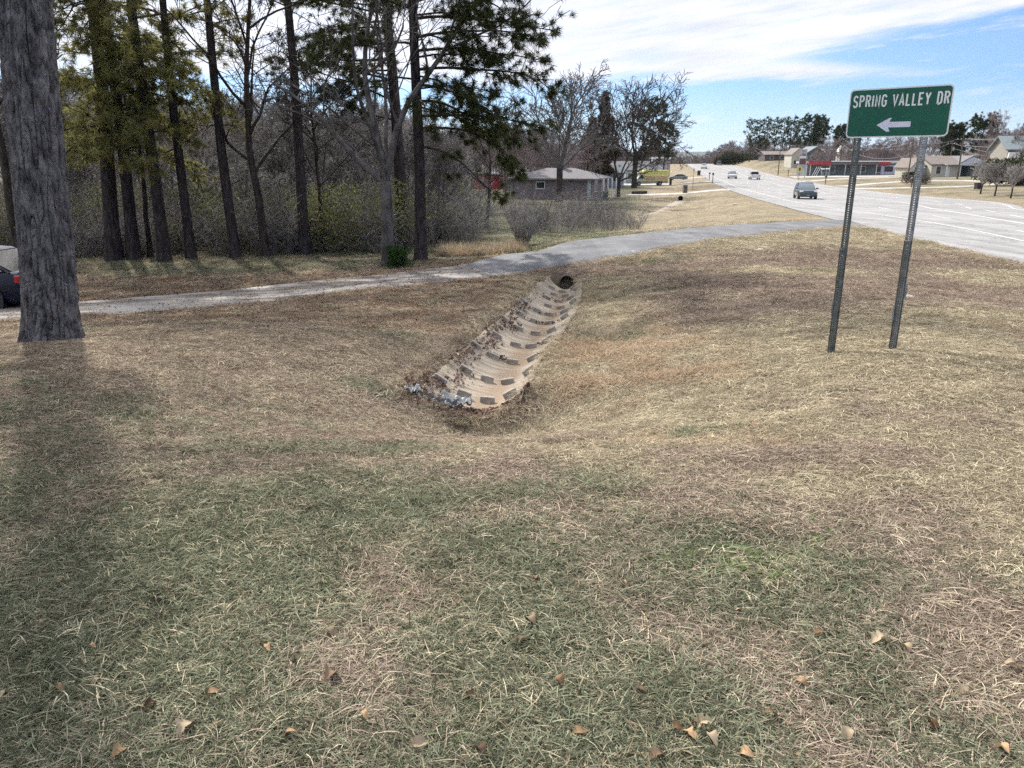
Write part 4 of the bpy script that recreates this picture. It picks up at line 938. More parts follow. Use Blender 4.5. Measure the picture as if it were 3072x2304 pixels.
for k in range(20):
    az = gg.uniform(0, 6.28); q_, r_ = wander(gg, (0, 0, -.03), (math.cos(az)*.7, math.sin(az)*.7, 1), gg.uniform(.4, .75), .01, .005, 5, .1); b.append((q_, r_, 3))
link('branches', tree_mesh('branches', b), twig_m, t)
c = gg.normal(0, 1, (1500, 3)); c /= np.linalg.norm(c, axis=1)[:, None]; c *= (gg.random((1500, 1))**.5)*(1+.45*np.sin(c[:, :1]*4+1)*np.cos(c[:, 2:]*5))*np.array([.40, .36, .36]); c[:, 2] += .36
link('foliage', tuft_mesh(c, c/np.linalg.norm(c, axis=1)[:, None], 3, .09, .022, 4), leafmat('evergreen_leaves', (.03, .07, .02), (.07, .13, .04), .25), t)

# ---- middle distance trees
p = ray_t(559, 87)
tr_, br_ = fork_parts(51, 14, .36, 3.6, [((-.85, 0, .7), 8.2, .15), ((-.42, .2, .9), 8.6, .16), ((.02, -.2, 1), 9.0, .19), ((.38, .1, .95), 8.4, .15), ((.85, -.1, .6), 7.6, .12), ((.15, .6, .9), 8, .12), ((-.1, -.7, .8), 7, .1)], minr=.028, nb=(8, 7, 5, 4), up=.03)
place_tree('bare_tree', 'large leafless tree spreading in front of the brick house', 'tree', p, tr_, br_, bark_dark, bark_grey)
p = gnd(618, 197, 60, 150)
tr_, br_ = fork_parts(52, 12, .25, 1.9, [((-.18, 0, 1), 9.5, .15), ((.75, .1, .35), 5.5, .13), ((.10, .2, 1), 9, .12), ((-.5, .2, .9), 6.5, .09), ((.4, -.2, .9), 6.5, .09)], minr=.028, up=.05)
place_tree('bare_tree', 'dark leafless tree forking low, the nearer of the two left of the yellow truck', 'tree', p, tr_, br_, bark_dark, bark_dark)
p = gnd(634, 188, 100, 200)
tr_, br_ = fork_parts(53, 18, .42, 5.0, [((-.25, 0, 1), 11, .24), ((.3, .1, 1), 11.8, .26), ((.95, .0, .42), 10, .18), ((-.8, .1, .6), 8.5, .15), ((.65, .2, .8), 12, .17), ((.1, -.4, 1), 12, .15)], minr=.035, up=.02)
place_tree('bare_tree', 'tall wide leafless tree beside the cab of the yellow truck', 'tree', p, tr_, br_, bark_dark, bark_dark)
def far_pine(u, v, H, R_, first, seed, label, Y=None, group=None, nm=None, nn=16, nL=.5, nw=.07, tl=.8, name='pine_tree', cone=False, zoff=0, tw=.18, nl=16, per=6):
    p = gnd(u, v, 60, 480) if Y is None else np.append(atY(u, 160, Y)[:2], 0)
    if Y is not None: p[2] = T1(p[0], p[1])+zoff
    g = np.random.default_rng(seed); zs = np.linspace(0, H, 10); tr = np.stack([.15*np.sin(zs*.3+seed), .15*np.cos(zs*.25), zs-.2], -1); br = []; tf = []
    for k in range(nl):
        f = (k+.5)/nl; z = first+(H-first)*f; L = R_*((1.05-f) if cone else max(.35, 1-abs(f-.55)*1.1))*g.uniform(.65, 1.1)
        limb(g, tr[min(int(z/H*9), 9)]*[1, 1, 0]+np.array([0, 0, z]), k*2.4+g.uniform(-.5, .5), L, .06, .15, tf, br, per=per, rise=.35, tl=tl, minr=.03, sides=3)
    return place_tree(name, label, 'tree' if name != 'pine_tree' else 'pine tree', p, [(tr, np.linspace(tw, .05, 10), 7)], br, bark_dark, bark_dark, tf, nm or needle_far, nn, nL, nw, group=group, seed=seed)
far_pine(651, 184, 16.5, 4.6, 6.5, 61, 'green pine standing just behind the yellow truck', Y=172, nL=.55, nw=.12, nn=26, nl=24, per=8)
far_pine(664, 182, 12.5, 3.2, 5.5, 62, 'smaller green pine on the right of the pine behind the yellow truck', Y=178, nL=.55, nw=.12, nn=22, nl=18)
ced = leafmat('brown_cedar_foliage', (.055, .038, .026), (.10, .07, .045), .2)
far_pine(604, 186, 16.5, 3.8, 1.5, 63, 'dense reddish brown cedar behind the two low forked bare trees', Y=150, nm=ced, cone=True, nl=46, nn=30, nL=.5, nw=.12, name='cedar_tree', per=9, tl=.5)
far_pine(592, 186, 12.0, 3.2, 1.5, 64, 'lower brown cedar on the left of the tall brown cedar', Y=146, nm=ced, cone=True, nl=36, nn=28, nL=.5, nw=.12, name='cedar_tree', per=8, tl=.5)
# row of pines on the rise beyond the road
ROW = [(749, 119, 327, 'leftmost pine of the row on the rise beyond the road'), (757.5, 121, 330, 0), (765, 118.5, 328, 0), (773.5, 119, 334, 0), (781, 119.5, 328, 0), (788, 118.5, 332, 0), (795.5, 118, 330, 0)]
for k, (u, vt, Y, lab) in enumerate(ROW):
    z0 = T1(*atY(u, 160, Y)[:2]); H = atY(u, vt, Y)[2]-z0
    far_pine(u, 160, H, 3.3, H*.34, 70+k, lab or 'slim pine in the middle of the row on the rise beyond the road', Y=Y, group=None if lab else 'middle pines of the row on the rise', nl=20, nn=15, tw=.3, nL=.6, nw=.12)
for (u, vt, Y, Rr_, lab) in [(808, 116.5, 300, 6.0, 'broad round-topped pine at the right end of the pine row'), (817.5, 119, 305, 4.0, 'narrower pine crowding the broad round-topped pine on its right'), (838, 127, 290, 3.5, 'lone pine half hidden by the left edge of the green road sign'), (979, 118, 215, 5.2, 'dark pine above the white house, right of the green road sign'), (951, 126, 210, 4.0, 'dark pine touching the lower right corner of the green road sign')]:
    z0 = T1(*atY(u, 160, Y)[:2]); H = atY(u, vt, Y)[2]-z0
    far_pine(u, 160, H, Rr_, H*.35, 90+int(u), lab, Y=Y, nl=32, nn=24, tw=.34, nL=.65, nw=.13, per=8)
# three ornamental trees by the road
for k, (u, v, lab) in enumerate([(980.4, 194, 'leftmost of the three small vase-shaped bare trees in the lawn, beside a dark bin'), (994.7, 196, 'middle one of the three small vase-shaped bare trees in the lawn'), (1010.6, 198.5, 'rightmost of the three small vase-shaped bare trees in the lawn')]):
    p = gnd(u, v, 55, 110); sc_ = p[1]/66.
    F_ = [((math.cos(a)*.55, math.sin(a)*.55, 1), 1.7*sc_, .03*sc_) for a in np.arange(7)*.9]
    tr_, br_ = fork_parts(120+k, 3, .06*sc_, .75*sc_, F_, minr=.016, nb=(8, 6, 4, 3), levels=3, up=.02)
    place_tree('ornamental_tree', lab, 'tree', p, tr_, br_, bark_dark, twig_m)
# shrubs across the road
def bush(u, v, w, h, label, m, Y=None, seed=0, twig=False):
    p = gnd(u, v, 50, 480) if Y is None else np.append(atY(u, 160, Y)[:2], T1(*atY(u, 160, Y)[:2])); g = np.random.default_rng(seed+500); n = 900
    c = g.normal(0, 1, (n, 3)); c /= np.linalg.norm(c, axis=1)[:, None]; c *= (g.random((n, 1))**.4)*(1+.25*np.sin(c[:, :1]*5+seed)); c *= np.array([w/2, w/2, h/2]); c[:, 2] += h/2
    t = empty('shrub', p); tag(t, label, 'shrub')
    link('foliage', tuft_mesh(c, c/(np.linalg.norm(c, axis=1)[:, None]+.01), 4, .18*h, .05*h, seed), m, t)
    b = []
    for k in range(14):
        az = k*2.4; q_, r_ = wander(g, (0, 0, -.05), (math.cos(az)*w/h*.6, math.sin(az)*w/h*.6, 1), h*.8, .03, .012, 4, .1); b.append((q_, r_, 3))
    link('branches', tree_mesh('branches', b), twig_m, t)
drk = leafmat('dark_shrub_leaves', (.03, .035, .02), (.06, .065, .035), .2); gry = leafmat('grey_shrub_twigs', (.10, .08, .07), (.17, .14, .12), .1)
bush(917, 184.5, 4.2, 1.6, 'low grey-brown bush in the lawn behind the leaning sign post', gry)
bush(733, 163.6, 14, 5.2, 'wide dark bush at the foot of the distant utility poles', drk, Y=345, seed=3)
bush(722, 164.3, 8, 3.2, 'small dark bush left of the distant utility poles', drk, Y=345, seed=4)
bush(913, 175.5, 3, 1.4, 'dark shrub at the small gable of the cream house', drk, Y=157, seed=5)
bush(1018, 181, 9, 4, 'dark hedge-like bush below the two-storey house', drk, Y=112, seed=6)

# pines just outside the frame at the left, whose crowns shade the foreground
for k, (x, y) in enumerate(((-13.4, 17.2), (-16.8, 21.5), (-10.9, 15.2), (-9.6, 13.3), (-11.8, 12.0))):
    g = np.random.default_rng(900+k); tf = []; br = []; zs = np.linspace(-.2, 17, 10)
    tr = np.stack([.1*np.sin(zs*.4+k), .1*np.cos(zs*.3), zs], -1)
    for j in range(22):
        z = 7.5+9*j/22; limb(g, (0, 0, z), j*2.4, 3.6*(1-.45*abs(j-9)/12), .05, .3, tf, br, per=8, tl=.42, minr=.014)
    place_tree('pine_tree', 'tall pine standing beyond the left edge of the view', 'pine tree', (x, y, T1(x, y)), [(tr, np.linspace(.26, .06, 10), 10)], br, bark_pine, bark_dark, tf, needle_m, 40, .26, .024, group='pines beyond the left edge', seed=k)
# ------------------------------------------------------------------ the street sign
steel_dk = mat('weathered_green_steel', (.075, .085, .085), (.17, .185, .18), 14, .5, metal=.5, bump=.1, ramp=(.3, .7))
steel_lt = mat('galvanised_steel', (.20, .215, .22), (.38, .39, .40), 16, .42, metal=.75, bump=.1)
green_s = mat('sign_green', (.0, .075, .048), (.004, .095, .06), 1.2, .35, spec=.4)
white_s = mat('sign_white', (.62, .65, .70), (.72, .74, .78), 2, .4, spec=.3)
arrow_s = mat('sign_arrow_white', (.55, .57, .72), (.60, .62, .76), 2, .4, spec=.3)
def u_post(name, p0, p1, yaw, m, parent, off=(0, 0)):
    """perforated U-channel between two points, local frame of parent"""
    p0 = Vector(p0); p1 = Vector(p1); Ln = (p1-p0).length; pitch = .0254; n = int(Ln/pitch)
    ax = (p1-p0).normalized(); fx = Vector((math.cos(yaw), math.sin(yaw), 0)); fx = (fx-ax*fx.dot(ax)).normalized(); fy = ax.cross(fx)
    k_ = .90
    xs = [(-.042, .004), (-.038, .0), (-.026, .0), (-.018, .026), (-.0065, .028), (.0065, .028), (.018, .026), (.026, .0), (.038, .0), (.042, .004)]
    V = []; Fq = []
    zs = [0.0]
    for k in range(n): zs += [k*pitch+.0075, k*pitch+.0179]
    zs.append(n*pitch)
    for z in zs:
        for x, y in xs: V.append(tuple(p0+fx*x*k_+fy*(-y)+ax*z))
    w = len(xs)
    for r in range(len(zs)-1):
        for c in range(w-1):
            if c == 4 and r % 2 == 1: continue
            Fq.append((r*w+c, r*w+c+1, (r+1)*w+c+1, (r+1)*w+c))
    o = link(name, npmesh(name, np.array(V), np.array(Fq)), m, parent)
    s_ = o.modifiers.new('thick', 'SOLIDIFY'); s_.thickness = .003; s_.offset = 0
    return o
SY = math.atan2(8.50-8.85, 4.36-3.84)
so_ = np.array([3.78, 8.85, T1(3.78, 8.85)])
sg = empty('street_sign', so_); tag(sg, 'green street name sign reading SPRING VALLEY DR with a left arrow on two steel posts', 'street sign')
def lp(p): return tuple(np.array(p)-so_)
b1 = (3.78, 8.86, so_[2]-.3); b2 = (4.325, 8.51, T1(4.325, 8.51)-.3)
tp1 = atY(862.5, 100, 8.87); tp2 = atY(929.5, 100, 8.52)
def lerp(a, b, t): return tuple(np.array(a)*(1-t)+np.array(b)*t)
fyv = np.array([-math.sin(SY), math.cos(SY), 0])
u_post('upper_post', lerp(lp(b1), lp(tp1), .1), lp(tp1), SY, steel_dk, sg); u_post('upper_post', lerp(lp(b2), lp(tp2), .1), lp(tp2), SY, steel_lt, sg)
u_post('lower_post', tuple(np.array(lp(b1))+fyv*-.006+[-.006, 0, 0]), tuple(np.array(lerp(lp(b1), lp(tp1), .50))+fyv*-.010+[-.006, 0, 0]), SY, steel_dk, sg)
u_post('lower_post', tuple(np.array(lp(b2))+fyv*-.006+[-.006, 0, 0]), tuple(np.array(lerp(lp(b2), lp(tp2), .52))+fyv*-.010+[-.006, 0, 0]), SY, steel_dk, sg)
for a_, b_, fr_ in ((b1, tp1, .30), (b1, tp1, .47), (b2, tp2, .28), (b2, tp2, .50)):
    c = np.array(lerp(lp(a_), lp(b_), fr_)); MB().cyl(tuple(c-fyv*.06), tuple(c+fyv*.01), .010, n=8).build('bolt', steel_lt, sg)
for a_, b_, fr_, s_ in ((b1, tp1, .27, -1), (b2, tp2, .25, -1), (b2, tp2, .33, 1)):
    c = np.array(lerp(lp(a_), lp(b_), fr_)); MB().box(c[0]+s_*.05-.012, c[0]+s_*.05+.012, c[1]-.004, c[1]+.004, c[2]-.09, c[2]+.09).build('splice_plate', steel_lt, sg)
BL = atY(847.2, 138.2, 8.97); BR = atY(948.5, 138.8, 8.27)
PW = math.hypot(BR[0]-BL[0], BR[1]-BL[1]); PH = atY(853, 90.2, 8.97)[2]-BL[2]; SYP = math.atan2(BR[1]-BL[1], BR[0]-BL[0])
pc = empty('tmp'); bpy.data.objects.remove(pc)
def on_panel(o):
    o.location = tuple(np.array(lp(BL))+np.array([math.sin(SYP), -math.cos(SYP), 0])*.052); o.rotation_euler = (0, 0, SYP); return o
def rrect(x0, x1, z0, z1, r, n=7):
    P = []
    for cx, cz_, a0 in ((x1-r, z0+r, -90), (x1-r, z1-r, 0), (x0+r, z1-r, 90), (x0+r, z0+r, 180)):
        for k in range(n+1): a = R(a0+90*k/n); P.append((cx+r*math.cos(a), cz_+r*math.sin(a)))
    return P
on_panel(MB().prism(rrect(0, PW, 0, PH, .045), -.0035, .0).build('panel', white_s, sg)).data.name = 'panel'
on_panel(MB().prism(rrect(.014, PW-.014, .014, PH-.014, .035), -.006, -.0038).build('green_face', green_s, sg))
def arc(cx, cy, rx, ry, a0, a1, n=9): return [(cx+rx*math.cos(R(a0+(a1-a0)*k/n)), cy+ry*math.sin(R(a0+(a1-a0)*k/n))) for k in range(n+1)]
GL = {'S': [arc(.25, .76, .20, .24, 20, 180)[:]+arc(.25, .76, .20, .26, 180, 262, 4)[1:]+arc(.25, .25, .20, .26, 80, 0, 4)+arc(.25, .24, .20, .24, 0, -165)],
 'P': [[(.06, 0), (.06, 1), (.25, 1)]+arc(.25, .76, .20, .24, 90, -90)[1:]+[(.06, .52)]], 'R': [[(.06, 0), (.06, 1), (.25, 1)]+arc(.25, .77, .20, .23, 90, -90)[1:]+[(.06, .54)], [(.26, .54), (.46, 0)]],
 'I': [[(.08, 0), (.08, 1)]], 'N': [[(.05, 0), (.05, 1), (.43, 0), (.43, 1)]], 'G': [arc(.25, .74, .20, .26, 10, 180)+arc(.25, .26, .20, .26, 180, 360)+[(.45, .47), (.27, .47)]],
 'V': [[(.02, 1), (.24, 0), (.46, 1)]], 'A': [[(.02, 0), (.24, 1), (.46, 0)], [(.11, .32), (.37, .32)]], 'L': [[(.06, 1), (.06, 0), (.42, 0)]], 'E': [[(.44, 1), (.06, 1), (.06, 0), (.44, 0)], [(.06, .52), (.38, .52)]],
 'Y': [[(.02, 1), (.24, .47), (.24, 0)], [(.46, 1), (.24, .47)]], 'D': [[(.06, 0), (.06, 1), (.22, 1)]+arc(.22, .74, .22, .26, 90, 0)[1:]+arc(.22, .26, .22, .26, 0, -90)+[(.06, 0)]]}
GW = {'I': .16, 'S': .5, 'L': .44}
def lettering(text, width, h, sw, y0=0.0, sp=.21, space=.50):
    x = 0; mb = MB(); lay_ = 0; tot = sum(space if c == ' ' else GW.get(c, .5)+sp for c in text)-sp
    kx = width/tot
    for c in text:
        if c == ' ': x += space*kx; continue
        for st in GL[c]:
            lay_ += 1; P = [Vector((x+a*kx, b*h)) for a, b in st]; n = len(P); Lf, Rt = [], []
            for i, q_ in enumerate(P):
                d0 = (P[i]-P[i-1]).normalized() if i else None; d1 = (P[i+1]-P[i]).normalized() if i < n-1 else None
                d0 = d0 or d1; d1 = d1 or d0; m_ = Vector((-(d0.y+d1.y), d0.x+d1.x)); m_ = m_.normalized() if m_.length > .15 else Vector((-d0.y, d0.x)); cs = max(.45, m_.dot(Vector((-d0.y, d0.x)))); o_ = m_*(sw/2/cs)
                Lf.append(q_+o_); Rt.append(q_-o_)
            yb = y0-.0008-.0004*(lay_ % 3)
            vs = [(a.x, yb, a.y) for a in Lf]+[(a.x, yb, a.y) for a in Rt]; mb.add(vs, [(i, i+1, n+i+1, n+i) for i in range(n-1)])
        x += (GW.get(c, .5)+sp)*kx
    return mb
tl_ = lettering('SPRING VALLEY DR', PW*.925, PH*.222, .0165).build('lettering', white_s, sg); on_panel(tl_)
tl_.location = tuple(np.array(tl_.location)+np.array([math.cos(SYP)*PW*.045+math.sin(SYP)*.0065, math.sin(SYP)*PW*.045-math.cos(SYP)*.0065, PH*.635]))
AX = lambda f: PW*f; AZ = lambda f: PH*(1-f)
arp = [(AX(.310), AZ(.745)), (AX(.425), AZ(.615)), (AX(.455), AZ(.605)), (AX(.432), AZ(.688)), (AX(.642), AZ(.690)), (AX(.642), AZ(.800)), (AX(.428), AZ(.800)), (AX(.445), AZ(.882)), (AX(.415), AZ(.885))]
ao = on_panel(MB().prism(arp, -.0075, -.0062).build('arrow', arrow_s, sg))

# ------------------------------------------------------------------ vehicles
tyre_m = mat('tyre_rubber', (.018, .018, .018), rough=.85); rim_m = mat('wheel_rim', (.30, .30, .31), rough=.35, metal=.8)
glass_m = mat('tinted_window', (.012, .016, .02), rough=.18, spec=.35); glass_b = mat('reflecting_windscreen', (.07, .10, .12), rough=.12, spec=.8)
chrome = mat('chrome_trim', (.6, .6, .62), rough=.2, metal=.9); lampw = mat('headlamp_lens', (.75, .78, .82), rough=.12, spec=.8); lampr = mat('tail_lamp_lens', (.35, .02, .02), rough=.2)
blk = mat('black_plastic', (.02, .021, .023), rough=.5)
def paintm(n, c): return mat(n, c, tuple(k*1.06 for k in c), 2, .28, coat=.6, spec=.5)
def vehicle(name, label, cat, loc, rz, L, W, H, body, cabin, wheels, pm, wr=.34, glass=glass_m, lowdet=False, group=None):
    """body: stations (x, zb, zt, w); cabin: stations (x, ztop, wtop)"""
    t = empty(name, loc, rz); tag(t, label, cat, group); hw = W/2
    rings = []
    for x, zb, zt, w in body:
        a = hw*w; h = zt-zb
        rings.append([(x, -a*.90, zb), (x, -a, zb+.22*h), (x, -a*1.0, zb+.62*h), (x, -a*.955, zb+.93*h), (x, -a*.86, zt), (x, 0, zt+.025), (x, a*.86, zt), (x, a*.955, zb+.93*h), (x, a, zb+.62*h), (x, a, zb+.22*h), (x, a*.90, zb)])
    MB().loft(rings).build('body', pm, t, smooth=True, auto=True)
    rings = []
    for x, zt, w in cabin:
        zb = np.interp(x, [b[0] for b in body], [b[2] for b in body])-.04; a = hw*.86; b = hw*w; f = max(.05, zt-zb)
        rings.append([(x, -a, zb), (x, -(a*.45+b*.55), zb+f*.6), (x, -b, zb+f*.95), (x, -b*.8, zb+f), (x, b*.8, zb+f), (x, b, zb+f*.95), (x, a*.45+b*.55, zb+f*.6), (x, a, zb)])
    MB().loft(rings).build('window_glass', glass, t, smooth=True, auto=True)
    rr = [[(p[0], p[1]*1.02, p[2]+.012) for p in r[2:6]]+[(p[0], p[1]*1.02, p[2]-.03) for p in r[5:1:-1]] for r in rings[1:-1]]
    MB().loft(rr).build('roof', pm, t)
    pl = MB()
    for sgn in (0, 1):
        for k in range(len(rings)-1):
            i0, i1 = (0, 2) if not sgn else (7, 5)
            if k in (0, len(rings)-2):
                a = rings[k][i1] if k else rings[0][i0]; 
                p_, q_ = (rings[0][i0], rings[1][i1]) if k == 0 else (rings[-2][i1], rings[-1][i0])
                pl.tube([p_, q_], .035, 5)
        xm = (rings[1][0][0]*.45+rings[-2][0][0]*.55); rm = rings[len(rings)//2]
        pl.tube([(xm, (-1 if not sgn else 1)*hw*.865, rm[0][2]), (xm, rm[2 if not sgn else 5][1]*1.01, rm[2][2])], .03, 5)
    pl.build('pillars', pm, t)
    for wx in wheels:
        for s_ in (-1, 1):
            y = s_*(hw-.11)
            wl = MB().cyl((wx, y-.11, wr), (wx, y+.11, wr), wr, n=20).build('wheel', tyre_m, t, auto=True)
            MB().cyl((wx, y+s_*.108, wr), (wx, y+s_*.118, wr), wr*.62, n=14).build('rim', rim_m, wl)
            MB().cyl((wx, s_*(hw-.02), wr+.02), (wx, s_*(hw+.004), wr+.02), wr*1.17, n=20).build('wheel_arch', blk, t) if not lowdet else None
    return t, hw
def front(t, x, hw, zg0, zg1, zh, pm, lw=.36, big=True, grille=True):
    if grille: MB().rbox(x-.04, x+.025, -hw*.52, hw*.52, zg0, zg1, .02).build('grille', blk, t)
    for s_ in (-1, 1):
        MB().rbox(x-.20, x+.01, *sorted((s_*hw*.55, s_*hw*.93)), zh-.07, zh+.07, .03).build('headlight', lampw, t)
    MB().rbox(x-.05, x+.05, -hw*.85, hw*.85, .28, .44, .03).build('bumper', blk, t)
    MB().box(x+.05, x+.06, -.15, .15, .40, .50).build('licence_plate', white_s, t)
def rear(t, x, hw, zl, pm, plate=True):
    for s_ in (-1, 1): MB().rbox(x-.02, x+.12, *sorted((s_*hw*.70, s_*hw*.96)), zl-.09, zl+.1, .02).build('tail_light', lampr, t)
    MB().rbox(x-.06, x+.05, -hw*.9, hw*.9, .35, .52, .03).build('bumper', chrome, t)
def mirrors(t, x, hw, z, pm):
    for s_ in (-1, 1): MB().rbox(x-.06, x+.08, *sorted((s_*hw*.92, s_*(hw+.19))), z, z+.15, .03).build('wing_mirror', pm, t)
SUVB = [(-2.28, .42, .80, .80), (-2.22, .30, 1.02, .93), (-1.7, .26, 1.04, 1), (-.6, .24, 1.02, 1), (.7, .24, 1.02, 1), (1.25, .25, 1.0, 1), (1.9, .28, .95, .96), (2.2, .32, .86, .88), (2.3, .42, .72, .78)]
SUVC = [(-2.15, 1.05, .80), (-1.75, 1.62, .70), (-.8, 1.70, .71), (.15, 1.67, .70), (1.15, 1.04, .80)]
def heading(Y, s_=1):
    dx = float(XL(Y+3)-XL(Y-3)); return math.atan2(s_*6.0, s_*dx)
def road_pos(u, Y): p = atY(u, 180, Y); p[2] = float(zroad(Y))+.01; return p
navy = paintm('dark_teal_paint', (.028, .042, .048)); silver = paintm('silver_paint', (.42, .42, .42)); whitep = paintm('white_paint', (.52, .52, .51)); darkb = mat('deep_blue_paint', (.004, .007, .022), (.005, .009, .026), 2, .25, spec=.4); grey = paintm('grey_paint', (.16, .165, .17)); blackp = paintm('charcoal_paint', (.03, .032, .035))
p = road_pos(806.5, 79.5)
t, hw = vehicle('sports_utility_vehicle', 'dark grey sports utility vehicle driving towards the camera, nearest car on the road', 'car', p, heading(79.5, -1)-.02, 4.6, 1.92, 1.7, SUVB, SUVC, (-1.4, 1.42), navy, .37, glass_b)
t.scale = (.93,)*3; front(t, 2.24, hw, .56, .84, .82, navy); mirrors(t, .95, hw, 1.02, navy)
MB().rbox(2.20, 2.30, -hw*.8, hw*.8, .26, .40, .02).build('lower_intake', blk, t); MB().box(2.275, 2.29, -.5, .5, .69, .715).build('grille_bar', chrome, t)
SEDB = [(-2.3, .45, .80, .80), (-2.2, .30, .98, .93), (-1.6, .24, .99, 1), (-.6, .22, .96, 1), (.7, .22, .94, 1), (1.3, .24, .90, 1), (1.9, .26, .82, .95), (2.25, .30, .72, .85), (2.35, .40, .62, .75)]
SEDC = [(-1.95, .99, .78), (-1.1, 1.40, .68), (-.4, 1.45, .69), (.3, 1.40, .68), (1.25, .93, .80)]
VANB = [(-2.4, .42, 1.05, .85), (-2.3, .3, 1.1, .95), (-.5, .26, 1.1, 1), (1.1, .26, 1.08, 1), (2.0, .3, .98, .95), (2.4, .42, .8, .85)]
VANC = [(-2.3, 1.1, .8), (-2.0, 1.68, .74), (0, 1.75, .74), (.6, 1.7, .72), (1.5, 1.05, .8)]
p = road_pos(732, 187); t, hw = vehicle('car', 'silver-topped car coming towards the camera behind the dark utility vehicle', 'car', p, heading(187, -1), 4.8, 1.9, 1.7, VANB, VANC, (-1.5, 1.5), silver, .36, glass_b); front(t, 2.34, hw, .55, .80, .82, silver); mirrors(t, 1.2, hw, 1.05, blk)
p = road_pos(703, 285); t, hw = vehicle('car', 'small white-roofed car near the crest of the road in the left lanes', 'car', p, heading(285, -1), 4.8, 1.85, 1.6, VANB, VANC, (-1.5, 1.5), whitep, .36, glass_b, lowdet=True); front(t, 2.34, hw, .5, .8, .8, whitep)
p = road_pos(718, 335); t, hw = vehicle('car', 'small dark car at the crest of the road, right of the white-roofed one', 'car', p, heading(335, 1), 4.6, 1.9, 1.7, SUVB, SUVC, (-1.4, 1.42), blackp, .36, lowdet=True); rear(t, -2.28, hw, .95, blackp)
PUB = [(-2.8, .5, 1.0, .93), (-2.7, .42, 1.08, .97), (-.75, .4, 1.08, 1), (-.6, .38, 1.08, 1), (1.0, .38, 1.08, 1), (1.5, .4, 1.06, 1), (2.5, .45, 1.0, .95), (2.75, .5, .85, .85)]
PUC = [(-.70, 1.12, .82), (-.5, 1.72, .74), (.2, 1.80, .74), (.7, 1.76, .73), (1.5, 1.08, .82)]
p = road_pos(754, 178); t, hw = vehicle('pickup_truck', 'white pickup truck driving away in the right lanes by the grassy bank', 'truck', p, heading(178, 1)+.03, 5.6, 2.0, 1.85, PUB, PUC, (-1.75, 1.75), whitep, .40); rear(t, -2.78, hw, .95, whitep)
MB().box(-2.65, -.85, -.82, .82, 1.085, 1.10).build('bed_liner', blk, t); MB().box(-2.79, -2.77, -.7, .7, .68, 1.0).build('tailgate', grey, t)
p = gnd(678, 180, 120, 300); t, hw = vehicle('sedan', 'grey parked sedan in the driveway on the right of the yellow truck', 'car', p, R(172), 4.7, 1.85, 1.45, SEDB, SEDC, (-1.45, 1.5), grey, .34); front(t, 2.28, hw, .45, .64, .68, grey); rear(t, -2.27, hw, .8, grey)
# dark car at the left edge
p = np.array([-14.45, 20.3, 0]); p[2] = T1(p[0], p[1])+.02
t, hw = vehicle('parked_car', 'dark blue parked car cut off by the left edge behind the thick pine', 'car', p, R(171), 4.9, 1.9, 1.5, [(-2.4, .45, .86, .8), (-2.3, .28, 1.02, .93), (-1.6, .22, 1.04, 1), (-.6, .2, 1.0, 1), (.7, .2, .98, 1), (1.3, .22, .94, 1), (1.95, .24, .86, .95), (2.35, .28, .74, .85), (2.45, .38, .62, .75)], [(-2.1, 1.02, .78), (-1.2, 1.46, .70), (-.4, 1.52, .71), (.3, 1.46, .70), (1.35, .96, .80)], (-1.5, 1.55), darkb, .34, mat('dull_dark_glass', (.006, .009, .014), rough=.6, spec=.12))
for c_ in t.children_recursive:
    if c_.name.startswith('rim'): c_.data.materials.clear(); c_.data.materials.append(blk)
for s_ in (-1, 1):
    MB().tube([(-1.9, s_*hw*.885, 1.05), (-.5, s_*hw*.885, 1.02), (1.2, s_*hw*.885, .97)], .012, 5).build('window_trim', chrome, t)
    MB().tube([(-1.7, s_*hw*.75, 1.30), (-.9, s_*hw*.72, 1.475), (-.2, s_*hw*.72, 1.50), (.5, s_*hw*.73, 1.42)], .012, 5).build('roof_trim', chrome, t)
    MB().box(-1.2, -1.0, *sorted((s_*hw*.99, s_*hw*1.02)), .82, .85).build('door_handle', chrome, t)
    MB().box(-1.1, 1.1, *sorted((s_*hw*.97, s_*hw*1.005)), .27, .29).build('sill_trim', chrome, t)
rear(t, -2.38, hw, .85, darkb); front(t, 2.38, hw, .45, .66, .68, darkb)
# yellow box truck, nose to the left
p = gnd(652, 185.6, 100, 260); kx = p[1]/157.
yel = mat('yellow_truck_paint', (.66, .62, .20), (.78, .74, .28), 3, .5); buff = mat('buff_truck_panel', (.56, .42, .24), (.62, .47, .28), 3, .5)
bt_ = empty('box_truck', p, 0.0); bt_.scale = (kx,)*3; tag(bt_, 'yellow box truck with rows of lettering on its side, parked nose left', 'truck')
MB().rbox(-1.95, 3.0, -1.05, 1.05, .85, 2.95, .04).build('cargo_box', yel, bt_); MB().box(-1.5, 2.85, -1.062, -1.052, .92, 1.85).build('side_panel', buff, bt_)
MB().rbox(-3.0, -1.9, -1.0, 1.0, 2.2, 2.75, .08).build('cab_overhang', yel, bt_)
MB().prism([(-1.9, .5), (-1.9, 2.2), (-2.35, 2.2), (-3.0, 1.35), (-3.45, 1.2), (-3.5, .5)], -.95, .95).build('cab', mat('pale_truck_cab', (.45, .45, .36), (.5, .5, .42), 3, .4), bt_)
MB().prism([(-2.0, 1.35), (-2.0, 2.05), (-2.35, 2.05), (-2.85, 1.35)], -.965, -.955).build('side_window', glass_m, bt_)
MB().tube([(-2.42, -.97, 2.15), (-3.05, -.97, 1.33)], .05, 6).build('windscreen_pillar', whitep, bt_); MB().box(-3.4, 2.9, -.98, .98, .45, .84).build('chassis_skirt', mat('grey_green_skirt', (.30, .31, .24), (.36, .37, .28), 3, .5), bt_)
